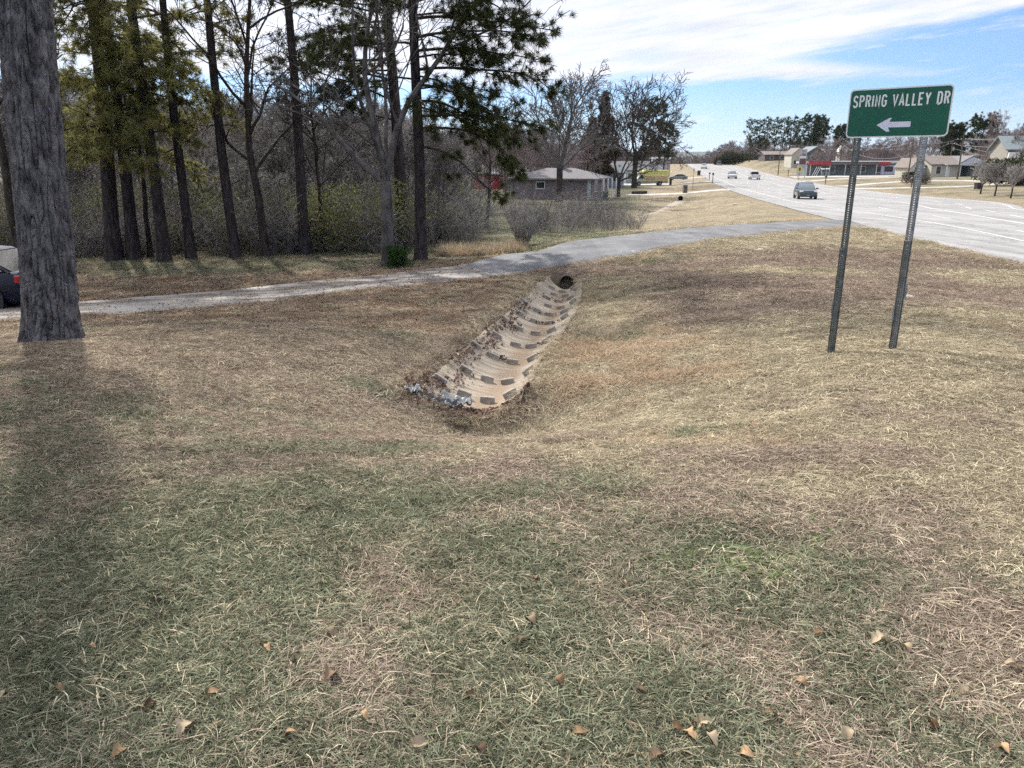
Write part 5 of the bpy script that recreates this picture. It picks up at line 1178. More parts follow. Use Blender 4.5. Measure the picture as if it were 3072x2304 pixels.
MB().rbox(-3.62, -3.4, -.95, .95, .38, .62, .03).build('bumper', blk, bt_)
for wx in (-2.75, 1.35):
    for s_ in (-1, 1):
        wl = MB().cyl((wx, s_*.95-.13, .38), (wx, s_*.95+.13, .38), .38, n=20).build('wheel', tyre_m, bt_); MB().cyl((wx, s_*1.085, .38), (wx, s_*1.10, .38), .2, n=14).build('rim', rim_m, wl)
MB().box(.9, 1.8, -1.07, -.98, .42, .86).build('wheel_arch', blk, bt_)
inkd = mat('dark_lettering_paint', (.06, .06, .03), rough=.6); inkg = mat('green_lettering_paint', (.16, .20, .04), rough=.6); inkb = mat('brown_lettering_paint', (.16, .09, .03), rough=.6)
gq = random.Random(4)
for name_, m_, rows in (('lettering', inkd, [(2.58, -1.1, 2.6, .15)]), ('lettering', inkg, [(2.18, -1.3, -.4, .26), (2.18, -.2, .8, .26), (2.18, 1.1, 2.6, .26), (2.6, -2.8, -2.1, .1), (2.4, -2.8, -2.1, .1)]), ('lettering', inkb, [(1.62, -1.3, .3, .15), (1.36, -1.4, .4, .16), (1.08, -1.3, .3, .15), (1.62, .9, 2.6, .13), (1.36, .9, 2.5, .13), (1.1, 1.6, 2.6, .13)])):
    mb = MB()
    for z, x0, x1, h in rows:
        x = x0
        while x < x1:
            w_ = h*gq.uniform(.35, .6); yb = -1.064 if z < 1.9 and x > -1.9 else (-1.052 if x > -2 else -1.003)
            st = h*.16
            mb.box(x, x+st, yb-.004, yb, z, z+h)
            if gq.random() < .8: mb.box(x+st, x+w_, yb-.004, yb, z+h-st, z+h)
            if gq.random() < .6: mb.box(x+st, x+w_*.9, yb-.004, yb, z+h*.45, z+h*.45+st)
            if gq.random() < .5: mb.box(x+st, x+w_, yb-.004, yb, z, z+st)
            x += w_+h*.2+(h*.4 if gq.random() < .2 else 0)
    mb.build(name_, m_, bt_)

# ------------------------------------------------------------------ buildings
def wallm(n, c, k=.85, s_=3, bump=.0): return mat(n, tuple(a*k for a in c), c, s_, .85, bump=bump)
def brickwall(n, c1, c2, mortar=(.28, .26, .25)):
    m, nt, out = new_mat(n); L = nt.links.new; p = N(nt, 'ShaderNodeBsdfPrincipled'); p.inputs['Roughness'].default_value = .9; L(p.outputs[0], out.inputs[0])
    tc = N(nt, 'ShaderNodeTexCoord'); sp = N(nt, 'ShaderNodeSeparateXYZ'); cb_ = N(nt, 'ShaderNodeCombineXYZ'); L(tc.outputs['Object'], sp.inputs[0])
    ad = N(nt, 'ShaderNodeMath', operation='ADD'); L(sp.outputs[0], ad.inputs[0]); L(sp.outputs[1], ad.inputs[1]); L(ad.outputs[0], cb_.inputs[0]); L(sp.outputs[2], cb_.inputs[1])
    b = N(nt, 'ShaderNodeTexBrick'); b.inputs['Scale'].default_value = 4; b.inputs['Color1'].default_value = rgba(c1); b.inputs['Color2'].default_value = rgba(c2); b.inputs['Mortar'].default_value = rgba(mortar); b.inputs['Mortar Size'].default_value = .012
    L(cb_.outputs[0], b.inputs['Vector']); L(b.outputs['Color'], p.inputs['Base Color']); return m
shingle = mat('grey_shingle', (.12, .115, .12), (.20, .19, .20), 6, .95, bump=.4); shingle_b = mat('brown_shingle', (.15, .125, .11), (.24, .20, .175), 6, .95, bump=.4); shingle_g = mat('blue_grey_shingle', (.14, .17, .18), (.20, .24, .25), 5, .95, bump=.4)
trim = mat('white_trim', (.66, .66, .65), (.74, .74, .73), 3, .6); darkglass = mat('dark_window_glass', (.02, .025, .03), rough=.12, spec=.7)
def house(name, label, loc, rz, w, d, h, rh, wm, rm, wins=(), roof='gable', over=.4, cat='house', doors=(), found=.25):
    """w along local x (front wall at y=0), d depth (+y); ridge along x"""
    t = empty(name, loc, rz); tag(t, label, cat)
    if roof == 'gable':
        MB().prism([(0, -found), (d, -found), (d, h), (d/2, h+rh), (0, h)], 0, w, 'x').build('wall', wm, t)
    elif roof == 'gable_front':
        MB().prism([(0, -found), (w, -found), (w, h), (w/2, h+rh), (0, h)], 0, d, 'y').build('wall', wm, t)
    else: MB().box(0, w, 0, d, -found, h).build('wall', wm, t)
    o = over; th = .16
    if roof == 'gable':
        s_ = rh/(d/2); P = [(-o, h-o*s_), (d/2, h+rh), (d+o, h-o*s_), (d+o, h-o*s_+th), (d/2, h+rh+th), (-o, h-o*s_+th)]
        r_ = MB().prism(P, -o, w+o, 'x').build('roof', rm, t)
    elif roof == 'gable_front':
        s_ = rh/(w/2); P = [(-o, h-o*s_), (w/2, h+rh), (w+o, h-o*s_), (w+o, h-o*s_+th), (w/2, h+rh+th), (-o, h-o*s_+th)]
        r_ = MB().prism(P, -o, d+o, 'y').build('roof', rm, t)
        MB().tube([(-o, -o-.02, h-o*s_+.05), (w/2, -o-.02, h+rh+.05), (w+o, -o-.02, h-o*s_+.05)], .10, 4).build('bargeboard', trim, r_)
    elif roof == 'hip':
        k = d/2; z0 = h-.12; V_ = [(-o, -o, z0), (w+o, -o, z0), (w+o, d+o, z0), (-o, d+o, z0), (-o, -o, z0+.2), (w+o, -o, z0+.2), (w+o, d+o, z0+.2), (-o, d+o, z0+.2), (k*.95, d/2, h+rh), (w-k*.95, d/2, h+rh)]
        r_ = MB().add(V_, [(3, 2, 1, 0), (0, 1, 5, 4), (1, 2, 6, 5), (2, 3, 7, 6), (3, 0, 4, 7), (4, 5, 9, 8), (5, 6, 9), (6, 7, 8, 9), (7, 4, 8)]).build('roof', rm, t)
    else:
        r_ = MB().box(-o, w+o, -o, d+o, h, h+rh).build('roof', rm, t)
    for (face, a, z, ww, wh) in wins:
        if face == 'f': bx = lambda e0, e1, k=0: (a-k, a+ww+k, -e1, -e0, z-k, z+wh+k)
        elif face == 'r': bx = lambda e0, e1, k=0: (w+e0, w+e1, a-k, a+ww+k, z-k, z+wh+k)
        else: bx = lambda e0, e1, k=0: (-e1, -e0, a-k, a+ww+k, z-k, z+wh+k)
        f = MB().box(*bx(.0, .05, .10)).build('window_frame', trim, t); MB().box(*bx(.052, .07)).build('pane', darkglass, f)
    for (a, ww, wh, m_) in doors: MB().box(a, a+ww, -.06, 0.0, 0, wh).build('door', m_, t)
    return t
def on(u, Y, v=180): p = atY(u, v, Y); p[2] = T1(p[0], p[1]); return p
A = on(511, 98.5); B = on(592, 94.5); ang = math.atan2(B[1]-A[1], B[0]-A[0]); wl_ = math.hypot(B[0]-A[0], B[1]-A[1]); zb = min(A[2], B[2])
bw = brickwall('mauve_brick', (.15, .12, .135), (.20, .165, .17), (.23, .21, .22))
H1 = house('brick_house', 'low mauve brick house with hipped grey roof behind the grey brush', (A[0], A[1], zb+.1), ang, wl_, 7.2, 2.3, 1.25, bw, shingle, [('f', 3.4, 1.2, 1.0, .7), ('r', 1.2, .9, 1.0, 1.3), ('r', 4.2, .9, 1.0, 1.3)], 'hip', .5, found=.8)
MB().box(wl_-.55, wl_-.1, -.03, 0, 0, 2.2).build('corner_panel', mat('pale_blue_panel', (.36, .44, .47), (.42, .50, .53), 4, .7), H1)
MB().rbox(wl_*.52, wl_*.52+.5, 3.0, 3.6, 3.3, 4.6, .03).build('chimney', bw, H1)
for k in range(4): MB().box(wl_+1.2, wl_+1.32, .6+k*1.9, .72+k*1.9, -.3, 2.35).build('porch_post', trim, H1)
redw = wallm('red_metal', (.38, .035, .05)); wroof = mat('white_metal_roof', (.62, .62, .60), (.76, .76, .75), 2, .5)
A = on(473, 138); H2 = house('red_shed', 'long red metal building with white roof behind the brick house', A, 0, 14.5, 9, 2.5, .9, redw, wroof, [], 'gable', .3, 'building')
MB().box(5.6, 9.2, -.06, 0, 0, 1.6).build('garage_door', mat('grey_roller_door', (.16, .16, .155), (.24, .24, .23), 6, .7), H2); MB().box(5.2, 5.5, -.10, 0, 0, 2.3).build('door_post', trim, H2)
bluew = wallm('pale_blue_siding', (.32, .38, .42)); A = on(606, 170); H3 = house('blue_house', 'pale blue-grey house with dark roof behind the two large bare trees', A, R(-4), 10.5, 7, 2.9, 1.6, bluew, shingle, [('f', 1.5, 1, 1, 1.2), ('f', 4.6, 1, 1, 1.2), ('f', 8, 1, 1, 1.2)], doors=[(3.2, 1, 2.1, trim)])
A = on(596, 150); H3b = house('white_cottage', 'small pale cottage between the brick house roof and the nearer forked tree', A, R(-8), 5.2, 5, 2.6, 1.2, wallm('pale_cottage_wall', (.42, .45, .50)), shingle_g, [('f', 1, 1, .9, 1.1), ('f', 3.2, 1, .9, 1.1)])
corr = mat('corrugated_grey_metal', (.25, .22, .23), (.36, .33, .34), 2.2, .6, stretch=(4, 4, .1), ramp=(.4, .6)); A = on(651.5, 222); house('metal_barn', 'corrugated grey-pink metal building with white roof edge above the yellow truck', A, R(-6), 4.9, 9, 5.2, .5, corr, wroof, [], 'flat', .15, 'building')
A = on(646, 205); house('white_shed', 'white metal lean-to beside the corrugated building above the yellow truck', A, R(-6), 4.0, 4, 2.9, 1.1, wallm('white_metal_sheet', (.55, .60, .62)), wroof, [], 'gable_front', .2, 'shed')
# --- shop with fuel pumps
A = on(806, 212); A[2] += .1; gasw = wallm('teal_grey_block', (.16, .185, .195)); st_ = house('filling_station', 'low grey shop with red fascia and fuel pumps across the road', A, R(-3), 25.5, 9, 3.1, .5, gasw, mat('pale_roof_deck', (.4, .4, .4), (.5, .5, .5), 2, .8), [('f', 3.6, .9, 3.6, 1.5), ('f', 13.6, 1, 1.5, 1.3), ('f', 18.0, .9, 1.6, 1.5)], 'flat', .3, 'shop')
redf = mat('red_fascia', (.30, .03, .045), (.36, .04, .055), 2, .5)
MB().box(-.5, 5.3, -2.4, -2.1, 2.75, 3.75).build('red_fascia', redf, st_); MB().box(17.6, 21.2, -.62, -.35, 2.75, 3.62).build('red_fascia', redf, st_)
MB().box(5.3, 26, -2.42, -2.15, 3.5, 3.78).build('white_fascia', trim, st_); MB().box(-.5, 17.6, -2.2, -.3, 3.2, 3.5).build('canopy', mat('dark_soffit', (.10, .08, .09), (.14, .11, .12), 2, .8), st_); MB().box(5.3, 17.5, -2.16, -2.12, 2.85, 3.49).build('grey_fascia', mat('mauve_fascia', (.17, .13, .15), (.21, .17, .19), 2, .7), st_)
for x in (.2, 5.2, 9.2, 13.2, 17.2): MB().cyl((x, -2.0, 0), (x, -2.0, 3.2), .08, n=8).build('canopy_post', trim, st_)
for x in (12.0, 20.0): MB().box(x, x+1.1, -.07, 0, 0, 2.1).build('door', darkglass, st_)
MB().box(19.1, 23, -.12, 0, .1, 2.6).build('bay_surround', mat('lavender_trim', (.42, .42, .55), (.48, .48, .60), 2, .7), st_); MB().box(20.0, 22.2, -.14, -.121, 1.0, 2.35).build('bay_window', darkglass, st_)
A2 = on(822, 205)
for k, (u, lab) in enumerate([(822, 'left one of the fuel pumps standing before the low shop'), (826.5, 'right one of the fuel pumps standing before the low shop')]):
    p = on(u, 205); t = empty('fuel_pump', p); tag(t, lab, 'fuel pump'); MB().rbox(-.35, .35, -.22, .22, 0, 1.7, .04).build('cabinet', gasw, t); MB().rbox(-.42, .42, -.25, .25, 1.7, 2.0, .04).build('head', trim, t); MB().box(-.22, .22, -.24, -.225, 1.1, 1.5).build('display', darkglass, t)
    MB().tube([(.36, 0, 1.5), (.55, -.05, 1.0), (.5, -.05, .5), (.36, -.05, .9)], .03, 6).build('hose', blk, t)
for k, u in enumerate((811.5, 813.5, 815.5)):
    p = on(u, 206); tag(MB().tube([(p[0], p[1], p[2]), (p[0]+1.2, p[1]+.3, p[2]+2.4)], .05, 6).build('leaning_pole', trim), 'pale pole leaning to the right in front of the shop', 'pole', 'leaning poles before the shop')
p = on(800.7, 192); t = empty('pylon_sign', p); tag(t, 'tall fuel price sign with stacked panels left of the red fascia', 'sign')
k_ = 192/769.5
for x in (-.85, .75): MB().box(x, x+.12, -.06, .06, 0, 6.6).build('post', mat('mauve_post', (.30, .26, .30), (.36, .32, .36), 3, .6), t)
for (z0, z1, c_, nm_) in ((5.5, 6.7, (.45, .42, .46), 'top_panel'), (4.55, 5.15, (.62, .58, .60), 'white_panel'), (3.35, 4.5, (.05, .055, .05), 'price_panel'), (1.9, 3.1, (.36, .42, .50), 'blue_panel')): MB().box(-.72, .74, -.1, .1, z0, z1).build(nm_, mat(nm_+'_face', c_, tuple(a*1.1 for a in c_), 3, .6), t)
mb = MB()
for z in (6.35, 6.15): mb.box(-.5, .5, -.115, -.101, z, z+.08)
mb.box(-.45, .45, -.115, -.101, 5.6, 5.98); mb.build('emblem', mat('dark_emblem', (.08, .07, .09), rough=.6), t)
mb = MB()
for x in (-.35, .05): mb.box(x, x+.28, -.13, -.116, 5.7, 5.76).box(x, x+.28, -.13, -.116, 5.86, 5.92).box(x, x+.06, -.13, -.116, 5.76, 5.86).box(x+.2, x+.28, -.13, -.116, 5.76, 5.86)
mb.build('emblem_figures', trim, t)
mb = MB()
for x in (.0, .2, .5): mb.box(x, x+.09, -.115, -.101, 3.5, 4.3)
mb.build('price_figures', mat('red_figures', (.5, .02, .03), rough=.5), t)
mb = MB()
for z in (4.2, 4.0, 3.75, 3.55): mb.box(-.6, -.2, -.115, -.101, z, z+.06)
mb.build('price_words', mat('grey_words', (.25, .26, .24), rough=.5), t)
mb = MB()
for z in (2.8, 2.5): mb.box(-.55, .55, -.115, -.101, z, z+.08)
mb.build('panel_words', mat('blue_words', (.12, .12, .2), rough=.5), t)
p = gnd(798.5, 181.5, 80, 250); t = empty('warning_sign', p); tag(t, 'small yellow sign with dark marks on a thin post before the fuel price sign', 'sign'); s_ = p[1]/769.5
MB().cyl((0, 0, 0), (0, 0, 9.5*s_), .04, n=8).build('post', steel_dk, t); ym = mat('faded_yellow', (.50, .40, .10), (.58, .46, .16), 3, .6); MB().prism([(0, 8*s_), (3.6*s_, 11.5*s_), (0, 15*s_), (-3.6*s_, 11.5*s_)], -.08, -.05).build('panel', ym, t); MB().box(-.8*s_, .8*s_, -.09, -.081, 10*s_, 13*s_).build('symbol', blk, t)
# --- cream/white house
cream = wallm('cream_siding', (.50, .48, .40)); whiteh = wallm('white_siding', (.50, .52, .60))
A = on(930, 164); H5 = house('cream_house', 'cream bungalow with brown roof and white carport end right of the leaning sign post', A, R(2), 5.6, 8, 2.6, 1.5, cream, shingle_b, [('f', 1.0, .7, .9, 1.4)], 'gable', .4, doors=[(2.9, .9, 2.1, trim)])
for x in (2.6, 5.2): MB().box(x, x+.14, -.9, -.76, 0, 2.5).build('porch_post', trim, H5)
MB().box(2.4, 5.5, -1.0, 0, 2.5, 2.62).build('porch_roof', trim, H5)
cpx = 5.6
r_ = MB().prism([(5.3, 2.55), (7.2, 3.65), (8.1, 4.05), (10.5, 3.2), (11.6, 2.4), (11.6, 2.25), (5.3, 2.35)], -.6, 7.6).build('carport_gable', whiteh, H5)
MB().box(8.9, 11.4, .3, 7.5, -.2, 2.4).build('end_wall', whiteh, H5); MB().box(5.65, 8.9, 2.6, 7.4, -.2, 2.5).build('carport_wall', wallm('dark_carport', (.15, .12, .135)), H5); MB().box(7.6, 8.5, 2.52, 2.6, 0, 2.1).build('carport_door', mat('teal_door', (.09, .12, .13), rough=.6), H5)
MB().box(5.7, 5.85, -.5, -.35, 0, 2.4).build('carport_post', trim, H5); MB().prism([(5.2, 2.6), (7.2, 3.72), (8.1, 4.15), (10.6, 3.28), (11.8, 2.42), (11.8, 2.5), (10.6, 3.38), (8.1, 4.28), (7.2, 3.86), (5.2, 2.72)], -.65, 7.8).build('carport_roof', shingle, H5)
A = on(909, 162); house('cream_gable_cottage', 'narrow cream gable with a white framed window left of the leaning sign post', A, R(2), 2.4, 6, 2.3, 1.5, cream, shingle_b, [('f', .8, .8, .8, 1.3)], 'gable_front', .3)
A = on(919, 166); house('grey_link_building', 'low blue-grey wing between the cream gable and the cream bungalow', A, R(2), 2.4, 5, 2.3, .9, bluew, shingle, [], 'gable', .2, 'house')
# two-storey house at the right edge
A = on(1003, 126); A[2] = T1(A[0], A[1]); tan2 = wallm('grey_tan_siding', (.27, .255, .22)); H6 = house('two_storey_house', 'two-storey tan house with blue-grey roof cut off by the right edge', A, R(-14), 11, 8, 5.1, 1.9, tan2, shingle_g, [('f', 2.4, 3.2, .9, 1.3), ('f', 6, 3.2, .9, 1.3), ('f', 2.4, .8, 1.0, 1.3), ('f', 6, .8, 1, 1.3)], 'gable', .5)
MB().prism([(0, 3.4), (2.0, 3.4), (1.6, 4.6), (.1, 4.6)], -.45, -.05).build('window_awning', trim, H6)
# buildings on the rise
A = on(763, 305); house('brown_house', 'long low brown house with dark porch below the pine row', A, 0, 9.5, 8, 2.4, 1.1, wallm('dark_brown_wall', (.11, .085, .085)), shingle_b, [('f', 2, .8, 1.2, 1), ('f', 6, .8, 1.2, 1)], 'gable', .6)
A = on(789.5, 262); A[2] = max(A[2], -.6); house('cream_cottage', 'cream cottage with steep gable left of the fuel price sign', A, 0, 4.2, 7, 4.2, 1.8, cream, shingle_b, [('f', .8, 1.0, .8, 1.2), ('f', 2.6, 1, .8, 1.2)], 'gable_front', .3)
A = on(805.5, 258); house('green_gable_house', 'house with a broad green-grey gable rising behind the red fascia', A, 0, 4.6, 8, 5.1, 1.4, wallm('green_grey_siding', (.12, .145, .145)), shingle_g, [('f', 1, 2.8, .8, 1)], 'gable_front', .7)
A = on(818, 262); house('long_mobile_home', 'long low pale building with white eave behind the shop roof', A, 0, 27, 6, 5.0, .5, wallm('mauve_siding', (.22, .19, .21)), trim, [('f', 3, 3.6, 1, .9), ('f', 8, 3.6, 1, .9), ('f', 14, 3.6, 1, .9), ('f', 19, 3.4, 3, 1.1)], 'flat', .3, 'house')
A = on(837, 250); house('small_cream_gable', 'tiny cream gable poking up behind the shop roof left of the sign post', A, 0, 2.0, 3, 5.0, 1.6, cream, trim, [('f', .7, 4.6, .5, .8)], 'gable_front', .15)
for u, Y, w_ in ((820, 300, 7), (868, 290, 6), (893, 285, 5)):
    A = on(u, Y); house('distant_house', {820: 'distant grey house below the bare trees, right of the green gable', 868: 'distant house with blue-grey roof behind the left sign post', 893: 'distant house with pale wall between the two sign posts'}[u], A, 0, w_, 6, 3.2, 1.6, wallm('distant_wall', (.28, .30, .32)), shingle_g, [('f', 1, 1, 1, 1.2), ('f', w_-2.2, 1, 1, 1.2)])

# ------------------------------------------------------------------ poles and wires
woodp = mat('pole_wood', (.07, .055, .048), (.13, .105, .09), 4, .9, stretch=(2, 2, .3)); wirem = mat('wire_aluminium', (.30, .29, .30), rough=.5)
TOPS = {}
def pole(key, u, vt, Y, label, arm=True, r=.14, drop=0):
    p = on(u, Y); top = atY(u, vt, Y)[2]; h = top-p[2]
    t = empty('utility_pole', p); tag(t, label, 'utility pole'); MB().cyl((0, 0, -.3), (0, 0, h), r, r*.65, 10).build('shaft', woodp, t)
    if arm:
        MB().box(-1.1, 1.1, -.05, .05, h-.7, h-.58).build('crossarm', woodp, t)
        for x in (-1, -.4, .4, 1): MB().cyl((x, 0, h-.58), (x, 0, h-.4), .05, n=6).build('insulator', trim, t)
    TOPS[key] = np.array([p[0], p[1], top]); return t
pole('A', 907.6, 138.5, 150, 'dark utility pole between the green sign posts', arm=False); pole('B', 957, 136, 148, 'dark utility pole standing in front of the white carport end', r=.16)
pole('C', 947, 141, 190, 'utility pole with transformer behind the cream bungalow'); pole('D', 838, 137, 235, 'slim utility pole behind the left part of the shop'); pole('E', 777.5, 142, 225, 'leaning-looking utility pole on the grass beyond the white pickup', arm=False)
pole('F', 751.7, 146, 330, 'utility pole at the left end of the pine row', arm=False); pole('G', 742.7, 138.5, 430, 'tallest of the distant utility poles beyond the crest', r=.2); pole('H', 736.7, 144, 450, 'leftmost distant utility pole beyond the crest', r=.2)
pole('I', 607.6, 152, 155, 'pale pole rising behind the brick house roof', arm=False); pole('J', 667, 141, 215, 'slim pole beside the corrugated metal building', arm=False, r=.1)
pc_ = [o for o in COL.objects if o.name.startswith('utility_pole')][2]; MB().cyl((.3, -.2, TOPS['C'][2]-pc_.location.z-2.2), (.3, -.2, TOPS['C'][2]-pc_.location.z-1.3), .25, n=10).build('transformer', gry if False else rim_m, pc_)
def wire(a, b, sag, label, n=16, r=.022):
    a = np.array(a, float); b = np.array(b, float); s_ = np.linspace(0, 1, n)[:, None]; P = a*(1-s_)+b*s_; P[:, 2] -= 4*sag*(s_*(1-s_))[:, 0]
    V, Fq = tubes([(P, np.full(n, r), 4)], 0); tag(link('power_line', npmesh('power_line', V, Fq), wirem), label, 'power line')
Z = lambda k, dz=0, dx=0: TOPS[k]+np.array([dx, 0, dz])
OFF = lambda v, Y: atY(1075, v, Y)
wire(Z('A', -.1), Z('B', -.5, -1), .8, 'wire from the pole between the sign posts to the pole before the white carport'); wire(Z('A', -2.2), Z('B', -3.4), .9, 'lower cable between the two nearest utility poles')
wire(Z('B', -.5, 1), OFF(129, 120), .5, 'uppermost wire running off the right edge'); wire(Z('B', -.5, .4), OFF(131.5, 121), .6, 'second wire running off the right edge, just below the uppermost'); wire(Z('B', -1.6), OFF(143, 110), .5, 'thick single wire crossing the tan house at the right edge')
wire(Z('C', -.5), OFF(160, 150), .9, 'wire sloping down right from the transformer pole'); wire(Z('C', -1.6), OFF(163, 150), .9, 'lower wire sloping down right from the transformer pole'); wire(Z('C', -.5, -1), Z('A', -1.2), 1.2, 'wire between the transformer pole and the pole between the sign posts')
wire(Z('D', -.5), Z('A', -.6), 1.8, 'long sagging wire from the slim pole behind the shop to the right'); wire(Z('D', -1.8), Z('A', -2.8), 2.2, 'lower sagging cable behind the left sign post'); wire(Z('D', -.5), Z('E', -.2), 1.5, 'wire across the pine row towards the slim pole behind the shop'); wire(Z('E', -.3), Z('F', -.3), 1.6, 'wire between the grass bank pole and the pole left of the pines')
wire(Z('F', -.3), Z('G', -.5), 1.6, 'wire leading away to the tallest distant pole'); wire(Z('E', -1.5), Z('F', -1.5), 1.9, 'lower wire from the grass bank pole to the pole left of the pines')

# ------------------------------------------------------------------ roadside things
def mailbox(u, v, label, t0=40, t1=260, big=1.0):
    p = gnd(u, v, t0, t1); t = empty('mailbox', p); tag(t, label, 'mailbox'); MB().box(-.06, .06, -.06, .06, -.1, 1.0*big).build('post', woodp, t)
    MB().prism([(-.13, 1.0*big), (.13, 1.0*big), (.13, 1.18*big), (.07, 1.27*big), (-.07, 1.27*big), (-.13, 1.18*big)], -.25, .25).build('box', blk, t); return t
mailbox(825.2, 184.6, 'dark mailbox on the verge before the shop', big=1.2); mailbox(709.2, 180.4, 'smaller of the two mailboxes at the left road edge', big=1.3); mailbox(712.5, 183.2, 'pale-topped mailbox at the left road edge, nearer of the two', big=1.5); mailbox(788, 176.5, 'mailbox on the bank beyond the white pickup', big=1.3); mailbox(911, 188, 'dark mailbox before the grey-brown bush in the lawn', big=1.1)
p = gnd(684.8, 193.3, 60, 200); t = empty('mailbox_pillar', p); tag(t, 'dark brick mailbox pillar at the end of the side driveway above the far culvert', 'mailbox'); pb = brickwall('dark_brick', (.09, .065, .055), (.13, .095, .08)); MB().rbox(-.28, .28, -.28, .28, -.1, 1.05, .02).build('pillar', pb, t); MB().rbox(-.33, .33, -.33, .33, 1.05, 1.15, .02).build('cap', pale_conc if False else conc, t); MB().box(-.12, .12, -.30, -.285, .65, .9).build('box_door', blk, t)
def bin_(u, v, label, w=.6, h=1.05, m_=None, t0=40):
    p = gnd(u, v, t0, 260); t = empty('wheeled_bin', p); tag(t, label, 'bin'); MB().add([(-w/2*.85, -w/2*.85, .06), (w/2*.85, -w/2*.85, .06), (w/2*.85, w/2*.85, .06), (-w/2*.85, w/2*.85, .06), (-w/2, -w/2, h), (w/2, -w/2, h), (w/2, w/2, h), (-w/2, w/2, h)], [(3, 2, 1, 0), (4, 5, 6, 7), (0, 1, 5, 4), (1, 2, 6, 5), (2, 3, 7, 6), (3, 0, 4, 7)]).build('body', m_ or blk, t)
    MB().rbox(-w/2-.03, w/2+.03, -w/2-.05, w/2+.03, h, h+.07, .02).build('lid', m_ or blk, t)
    for x in (-w/2*.8, w/2*.8): MB().cyl((x-.03, w/2*.8, .1), (x+.03, w/2*.8, .1), .1, n=10).build('wheel', tyre_m, t)
bin_(978, 189.5, 'dark bin on the lawn behind the leftmost small vase-shaped tree', .75, .75); bin_(698.7, 175.6, 'dark wheeled bin beside the road edge near the parked sedan', .8, 1.3); bin_(605.5, 200.5, 'dark green bin at the right end of the brick house', .6, 1.0, mat('green_plastic', (.03, .08, .06), rough=.5)); bin_(670.4, 185.4, 'small dark bin standing right behind the yellow truck', .45, 1.2)
p = gnd(692.6, 191, 60, 200); t = empty('marker_post', p); tag(t, 'thin tall marker post in the grass left of the road', 'post'); MB().cyl((0, 0, 0), (0, 0, 3.2), .03, n=6).build('shaft', steel_dk, t); MB().box(-.07, .07, -.04, -.03, 2.8, 3.15).build('plate', steel_dk, t)
p = gnd(641.5, 185.8, 100, 220); 
# small log and stones
p = gnd(639, 194.5, 60, 200); l_ = tag(MB().tube([(p[0]-1.0, p[1], p[2]+.22), (p[0], p[1]+.1, p[2]+.25), (p[0]+1.1, p[1]-.1, p[2]+.3)], [.2, .24, .2], 8).build('log', bark_dark), 'dark log lying on the lawn right of the nearer forked bare tree', 'log')
def rock(u, v, s_, label, m_, seed, z=0, loc=None):
    p = gnd(u, v, 3, 200) if loc is None else np.array(loc); bm = bmesh.new(); bmesh.ops.create_icosphere(bm, subdivisions=3, radius=1); g = np.random.default_rng(seed)
    for q_ in bm.verts:
        k = 1+.35*(float(fbm(np.array([q_.co.x*1.7+seed+5]), np.array([q_.co.y*1.7+q_.co.z*2+9]))[0])-.5); q_.co = Vector((q_.co.x*s_*k, q_.co.y*s_*.7*k, q_.co.z*s_*.5*k))
    me = bpy.data.meshes.new('rock'); bm.to_mesh(me); bm.free(); tag(link('rock', me, m_, loc=(p[0], p[1], p[2]+s_*.2)), label, 'rock')
stone = mat('pale_stone', (.42, .38, .32), (.60, .56, .50), 5, .9, bump=.4)
rock(760, 251.5, .14, 'pale stone lying in the brown grass near the drive', stone, 1); rock(908, 299, .10, 'pale stone in the grass just right of the right sign post', stone, 2); rock(633, 252.8, .09, 'small pale stone at the near edge of the paved drive', stone, 3); rock(735, 205, .18, 'pale stone on the far grassy bank beside the road', stone, 4)
# scrap caught at the end of the channel
scrapw = mat('crumpled_white_plastic', (.30, .31, .31), (.46, .48, .48), 4, .35, spec=.6); scrapg = mat('dark_grey_sheet', (.05, .055, .06), (.12, .13, .14), 5, .45)
def crumple(name, label, loc, sx_, sy_, m_, seed, amp=.06, rz=0):
    n = 22; g = np.random.default_rng(seed); X, Y = np.meshgrid(np.linspace(-1, 1, n), np.linspace(-1, 1, n)); z = amp*(np.abs(fbm(X*2.2+seed*3+9, Y*2.2+7, 4)-.5)*5); X2 = X*sx_*(1+.3*(fbm(X*1.5+20, Y*1.5+seed)-.5)); Y2 = Y*sy_*(1+.4*(fbm(X+3, Y*1.2+seed+8)-.5))
    i = np.arange(n*n).reshape(n, n); q = np.stack([i[:-1, :-1], i[:-1, 1:], i[1:, 1:], i[1:, :-1]], -1).reshape(-1, 4)
    o = link(name, npmesh(name, np.stack([X2, Y2, z], -1).reshape(-1, 3), q), m_, loc=loc); o.rotation_euler = (.25, .2, rz); s_ = o.modifiers.new('t', 'SOLIDIFY'); s_.thickness = .004; tag(o, label, 'scrap')
zz = lambda x, y, d=.03: (x, y, T1(x, y)+d)
crumple('plastic_sheet', 'crumpled white plastic sheet caught at the left of the channel end', (-.72, 9.45, float(zd(9.45))+.17), .20, .08, scrapw, 1, .07, .1)
crumple('plastic_sheet', 'small white plastic piece left of the crumpled sheet at the channel end', zz(-1.25, 9.3, .03), .10, .07, scrapw, 2, .06, .8)
crumple('dark_sheet', 'dark grey sheet folded under the white plastic at the channel end', (-.95, 9.28, float(zd(9.3))+.20), .26, .08, scrapg, 3, .06, -.1)
